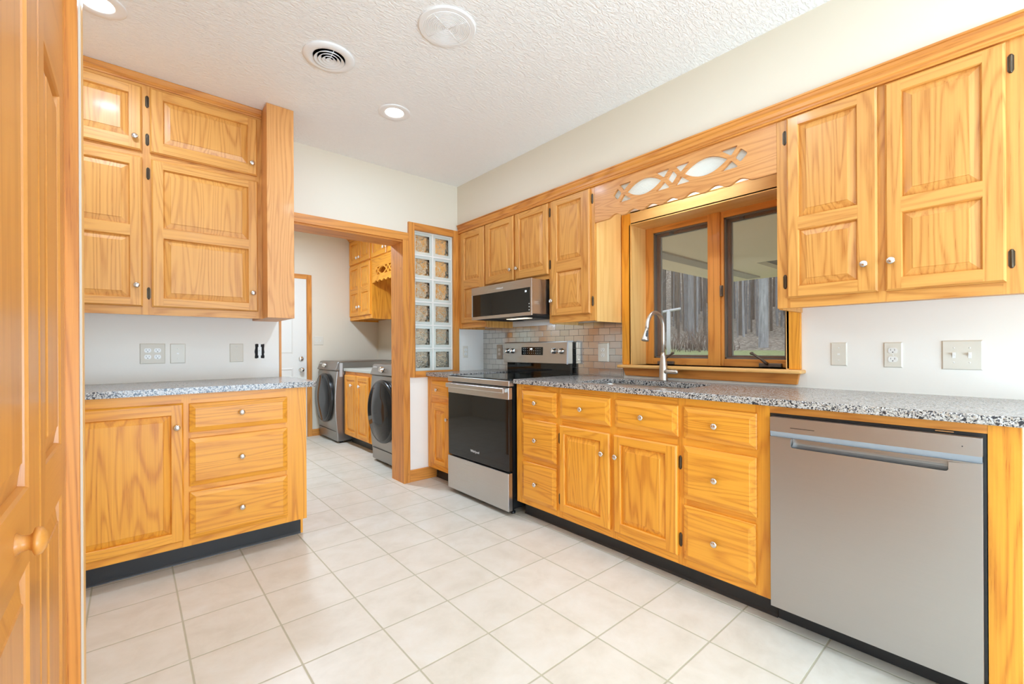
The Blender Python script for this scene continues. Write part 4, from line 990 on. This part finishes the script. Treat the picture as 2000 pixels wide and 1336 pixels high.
# laundry base cabinet and top
t = thing('base_cabinet', (2.3, 4.9, 0), 'oak laundry base cabinet standing between the two machines', 'cabinet')
fq = FX(1.960)
carcass(fq, (4.415, 0.105, 5.370, 0.866), 0.70, [(4.645, 4.975, [(0.12, 0.82)]), (4.995, 5.345, [(0.12, 0.82)])], oakZ, oakY, t, under=0.0)
for (a, b, k) in ((4.640, 4.980, 4.868), (4.990, 5.350, 5.108)):
    d = panel_door(fq, (a, 0.115, b, 0.825), [(a + 0.05, 0.17, b - 0.05, 0.77)], oakZ, oakY, parent=t); knob(fq, k, 0.712, 0.02, d, porc, k=1.25)
mb = MB(); mb.box((2.039, 4.415, 0), (2.05, 5.37, 0.1045), vinyl); mb.build('toe_kick', t)
o = MB().box((1.943, 4.395, 0.868), (2.699, 5.385, 0.902), laminate).build('countertop', bevel=0.004); tag(o, 'pale grey laundry countertop between the two machines', 'countertop')

def washer(Yc, label, logo=True, cable=False):
    t_ = thing('washing_machine', (2.26, Yc, 0), label, 'washing machine')
    y0, y1 = Yc - 0.335, Yc + 0.335; xb = 2.66
    def front(z): return 1.868 - 0.030 * math.sin(PI * min(1, max(0, (z - 0.10) / 0.80)))    # slightly bowed front
    m = MB(); zs = [0.022, 0.06, 0.12, 0.25, 0.40, 0.55, 0.70, 0.80, 0.872]
    prof = [(front(z), z) for z in zs] + [(xb, 0.872), (xb, 0.022)]
    m.prism(prof, lambda u, v, w: (u, w, v), y0, y1, graphite, smooth=True)
    for (x, y) in ((1.93, y0 + 0.05), (1.93, y1 - 0.05), (2.6, y0 + 0.05), (2.6, y1 - 0.05)): m.lathe([(0.02, 0.0), (0.02, 0.012), (0.01, 0.024)], lambda a, b, h, x=x, y=y: (x + a, y + b, h), blackP, 12)
    m.build('body', t_, bevel=0.012, seg=3)
    m = MB(); m.prism([(1.842, 0.882), (1.850, 0.895), (1.878, 0.972), (1.890, 0.981), (xb, 0.981), (xb, 0.8725), (1.850, 0.8725)], lambda u, v, w: (u, w, v), y0 + 0.002, y1 - 0.002, graphite); cpn = m.build('control_panel', t_, bevel=0.008, seg=3)
    nx = Vector((-0.94, 0, 0.34)).normalized(); ux = Vector((0, 1, 0)); vx = nx.cross(ux) * -1
    c = Vector((1.858, Yc + 0.07, 0.929))
    m = MB(); m.lathe([(0.030, 0.0), (0.030, 0.006), (0.026, 0.009), (0.024, 0.030), (0.022, 0.034), (0.001, 0.035)], lambda a, b, h: tuple(c + ux * a + vx * b + nx * h), chrome, 28); m.build('dial', cpn)
    m = MB()
    for dy, dz in ((-0.04, 0.012), (-0.055, -0.008), (-0.075, 0.010), (-0.085, -0.012)):
        c2 = Vector((1.858, Yc + 0.07 + dy, 0.929 + dz)); m.lathe([(0.006, 0.0), (0.005, 0.004), (0.001, 0.005)], lambda a, b, h: tuple(c2 + ux * a + vx * b + nx * h), chrome, 10)
    m.build('button', cpn)
    if logo: text('lettering', 'SAMSUNG', 0.020, tuple(Vector((1.8655, Yc + 0.25, 0.950)) + nx * 0.001), (0, -1, 0), (0.34, 0, 0.94), whiteT, cpn)
    xc, zc_, R = 1.842, 0.532, 0.300
    fr_ = lambda a, b, h: (xc - h, Yc + a, zc_ + b)
    m = MB(); m.lathe([(R - 0.01, -0.02), (R, 0.0), (R + 0.004, 0.018), (R, 0.034), (R - 0.014, 0.044), (R - 0.022, 0.042)], fr_, blackM, 64, cap=False)
    m.lathe([(R - 0.022, 0.042), (R - 0.026, 0.046), (0.12, 0.050), (0.001, 0.051)], fr_, doorG, 64, cap=False); m.build('door', t_)
    m = MB(); m.box((front(0.2) - 0.0008, y0 + 0.03, 0.140), (front(0.2) + 0.02, y1 - 0.03, 0.143), blackP); m.build('panel_seam', t_)
    m = MB(); m.box((1.90, y0 + 0.03, 0.9812), (xb - 0.02, y1 - 0.03, 0.985), graphite); m.build('top_panel', t_, bevel=0.002)
    return t_
washer(5.722, 'far grey front-loading machine beside the laundry door wall')
washer(4.035, 'nearer grey front-loading machine just inside the doorway')
o = MB().box((1.896, 5.376, 0.80), (1.93, 5.3865, 0.965), simple('clear_corner_guard', lin(196, 192, 190), 0.3)).build('corner_guard', bevel=0.002)
tag(o, 'pale plastic corner guard strip on the side of the far machine', 'guard')

# ------------------------------------------------------------------ outdoors
def ground_mat():
    t_ = NT('leaf_litter_and_grass'); g_ = t_.add('ShaderNodeNewGeometry').outputs['Position']
    n1_ = t_.noise(g_, 7.0, 6, 0.78); n2_ = t_.noise(g_, 0.5, 2)
    leaf_ = t_.ramp(n1_, [(0.34, lin(70, 64, 58)), (0.5, lin(124, 114, 102)), (0.64, lin(204, 194, 182))])
    gras = t_.ramp(n1_, [(0.3, lin(112, 124, 84)), (0.7, lin(160, 166, 116))])
    sp = t_.add('ShaderNodeSeparateXYZ', Vector=g_)
    f = t_.math('ADD', sp.outputs[0], t_.math('MULTIPLY', n2_, 4.0)); m_ = t_.ramp(t_.math('MULTIPLY', f, 0.04), [(0.72, (0, 0, 0)), (0.76, (1, 1, 1))])
    pm = t_.ramp(t_.math('MULTIPLY', sp.outputs[0], 0.05), [(0.42, (1, 1, 1)), (0.44, (0, 0, 0))])  # pale ground by the house, added to bounce light onto the porch soffit
    t_.P(Base_Color=t_.mix(pm, t_.mix(m_, gras, leaf_), lin(205, 198, 186)), Roughness=0.9, Specular_IOR_Level=0.1); return t_.m
def gz(x, y):
    d = math.hypot(x, y)
    pts = [(0, -0.3), (4, -0.2), (14, 0.84), (18, 1.02), (24, 1.6), (34, 2.6), (43, 4.4), (60, 14.0), (80, 26.0), (110, 44)]
    for (a, za), (b, zb_) in zip(pts, pts[1:]):
        if d <= b: return za + (zb_ - za) * (d - a) / (b - a) + (0.12 * math.sin(x * 0.7) * math.sin(y * 0.9) if d > 19 else 0)
    return pts[-1][1]
mb = MB(); nx_, ny_ = 70, 60; vs = []
for i in range(nx_ + 1):
    for j in range(ny_ + 1):
        x = 2.88 + 95 * (i / nx_) ** 1.7; y = -25 + 95 * (j / ny_); vs.append((x, y, gz(x, y)))
mb.mesh(vs, [(i * (ny_ + 1) + j, (i + 1) * (ny_ + 1) + j, (i + 1) * (ny_ + 1) + j + 1, i * (ny_ + 1) + j + 1) for i in range(nx_) for j in range(ny_)], ground_mat(), True)
struct(mb.build('ground', origin=(2.88, 0, 0)))
soff = simple('porch_soffit_beige', lin(236, 220, 190), 0.7)
pr_ = thing('porch_roof', (5.5, 1.0, 2.45), 'beige porch roof seen through the sink window', 'porch roof')
mb = MB(); mb.box((2.875, -3.0, 2.45), (7.42, 3.98, 2.52), soff); mb.box((7.42, 2.75, 2.45), (9.2, 3.98, 2.52), soff); mb.build('soffit', pr_)
mb = MB(); mb.box((2.9, 3.23, 2.425), (8.9, 3.46, 2.4495), simple('porch_beam', lin(168, 160, 148), 0.7)); mb.build('beam', pr_)
mb = MB(); mb.box((2.872, -3.0, 2.521), (9.3, 4.1, 2.66), simple('roof_deck', lin(120, 116, 110), 0.9)); mb.build('roof_deck', pr_)
o = MB().box((6.60, 2.805, gz(6.65, 2.85) - 0.05), (6.70, 2.885, 2.449), simple('white_porch_post', lin(196, 204, 208), 0.5)).build('porch_post', bevel=0.004)
tag(o, 'pale porch post outside the right window pane', 'post')
def bark(name, a, b):
    t_ = NT(name); g_ = t_.objvec(); n_ = t_.noise(t_.mapping(g_, scale=(14, 14, 2.0)), 1.0, 4, 0.65)
    t_.P(Base_Color=t_.ramp(n_, [(0.3, b), (0.7, a)]), Roughness=0.9, Specular_IOR_Level=0.1); t_.bump(n_, 0.5, 0.03); return t_.m
barks = [bark('grey_bark', lin(150, 150, 150), lin(104, 104, 106)), bark('brown_bark', lin(126, 116, 106), lin(84, 76, 68)), bark('pale_bark', lin(176, 178, 180), lin(124, 126, 128))]
def tree(x, y, r, h, bk, label, group, nb=6):
    z = gz(x, y) - 1.2; t_ = thing('bare_tree', (x, y, z), label, 'tree', group)
    m = MB(); lx, ly = random.uniform(-0.012, 0.012), random.uniform(-0.012, 0.012)
    path = [(x + lx * h * f + 0.06 * math.sin(f * 9 + x), y + ly * h * f, z + h * f) for f in (0, 0.01, 0.03, 0.08, 0.2, 0.35, 0.5, 0.65, 0.8, 1.0)]
    m.tube(path, [r * k for k in (1.9, 1.6, 1.2, 1.02, 0.95, 0.85, 0.7, 0.55, 0.4, 0.12)], barks[bk], 10); m.build('trunk', t_, origin=(x, y, z))
    m = MB()
    for k in range(nb):
        f = random.uniform(0.18, 0.9); a = random.uniform(0, 2 * PI); L = random.uniform(0.3, 0.6); bx_, by_, bz_ = x + lx * h * f, y + ly * h * f, z + h * f
        p = [(bx_, by_, bz_)]
        for q_ in range(1, 4): p.append((bx_ + math.cos(a) * L * q_ / 3, by_ + math.sin(a) * L * q_ / 3 + random.uniform(-0.1, 0.1), bz_ + L * 0.5 * q_ / 3 + 0.05 * q_ * q_))
        m.tube(p, [r * 0.25, r * 0.17, r * 0.1, r * 0.04], barks[bk], 5)
    m.build('branches', t_, origin=(x, y, z))
random.seed(21)
def polar(px, dist):
    a = (px - 1000) / 864.0; v = Vector((math.sin(YAW) + a * math.cos(YAW), math.cos(YAW) - a * math.sin(YAW))).normalized() * dist; return v.x, v.y
tree(*polar(1492, 19.0), 0.17, 16, 2, 'thick pale tree trunk outside the right window pane', None, 4)
tree(*polar(1349, 23.0), 0.15, 16, 0, 'thick grey tree trunk outside the left window pane', None, 4)
G = 'bare trees in the woods behind the house'
USED = [polar(1492, 19.0), polar(1349, 23.0)]
for i in range(520):
    px = random.uniform(1255, 1575); dist = 23 + 22 * random.random() ** 0.8
    if abs(px - 1492) < 14 and dist < 24: continue
    x, y = polar(px, dist)
    if any(math.hypot(x - a, y - b) < 0.75 for a, b in USED): continue
    USED.append((x, y)); tree(x, y, random.uniform(0.035, 0.10), random.uniform(13, 20), random.choice((0, 0, 1, 1, 2)), 'slender bare trunk among the woods outside the window', G, 5)
for i in range(30):      # woods continue on both sides of the view
    px = random.choice((random.uniform(950, 1240), random.uniform(1590, 2100))); x, y = polar(px, random.uniform(22, 45))
    if x > 4: tree(x, y, random.uniform(0.07, 0.16), random.uniform(12, 18), random.choice((0, 1, 2)), 'slender bare trunk among the woods outside the window', G, 4)
t = thing('clothesline_post', (0, 0, 0), 'white T-shaped clothesline post on the grass outside the left pane', 'clothesline post')
x, y = polar(1306, 12.0); zb_ = gz(x, y); t.location = (x, y, zb_); ORG[t.name] = Vector((x, y, zb_))
wp = simple('white_painted_pipe', lin(200, 202, 204), 0.5)
ztop = 1.135 + 12 * 0.94 * 72 / 864
m = MB(); m.tube([(x, y, zb_ - 0.2), (x, y, ztop)], 0.045, wp, 12); m.build('pole', t)
xa, ya = polar(1290, 12.0); xb_, yb_ = polar(1330, 12.0)
m = MB(); m.tube([(xa, ya, ztop - 0.04), (xb_, yb_, ztop + 0.04)], 0.032, wp, 10); m.build('crossbar', t)
# tangle of brush
random.seed(5); m = MB(); bx0, by0 = polar(1362, 18.2); brush = simple('dry_brush_twigs', lin(120, 100, 88), 0.9)
for k in range(170):
    a = random.uniform(0, 2 * PI); rr0 = 1.5 * random.random() ** 0.6; x, y = bx0 + math.cos(a) * rr0, by0 + math.sin(a) * rr0; z = gz(x, y)
    L = random.uniform(0.4, 1.3) * (1.2 - rr0 / 2.2); p = [(x, y, z)]
    dx, dy = random.uniform(-0.5, 0.5), random.uniform(-0.5, 0.5)
    for q in (0.4, 0.75, 1.0): p.append((x + dx * L * q * q, y + dy * L * q * q, z + L * q * (1 - 0.2 * q)))
    m.tube(p, [0.014, 0.011, 0.008, 0.004], brush, 4)
o = m.build('dry_brush', origin=(bx0, by0, gz(bx0, by0))); tag(o, 'tangle of dry brown brush outside the left window pane', 'brush', kind='stuff')
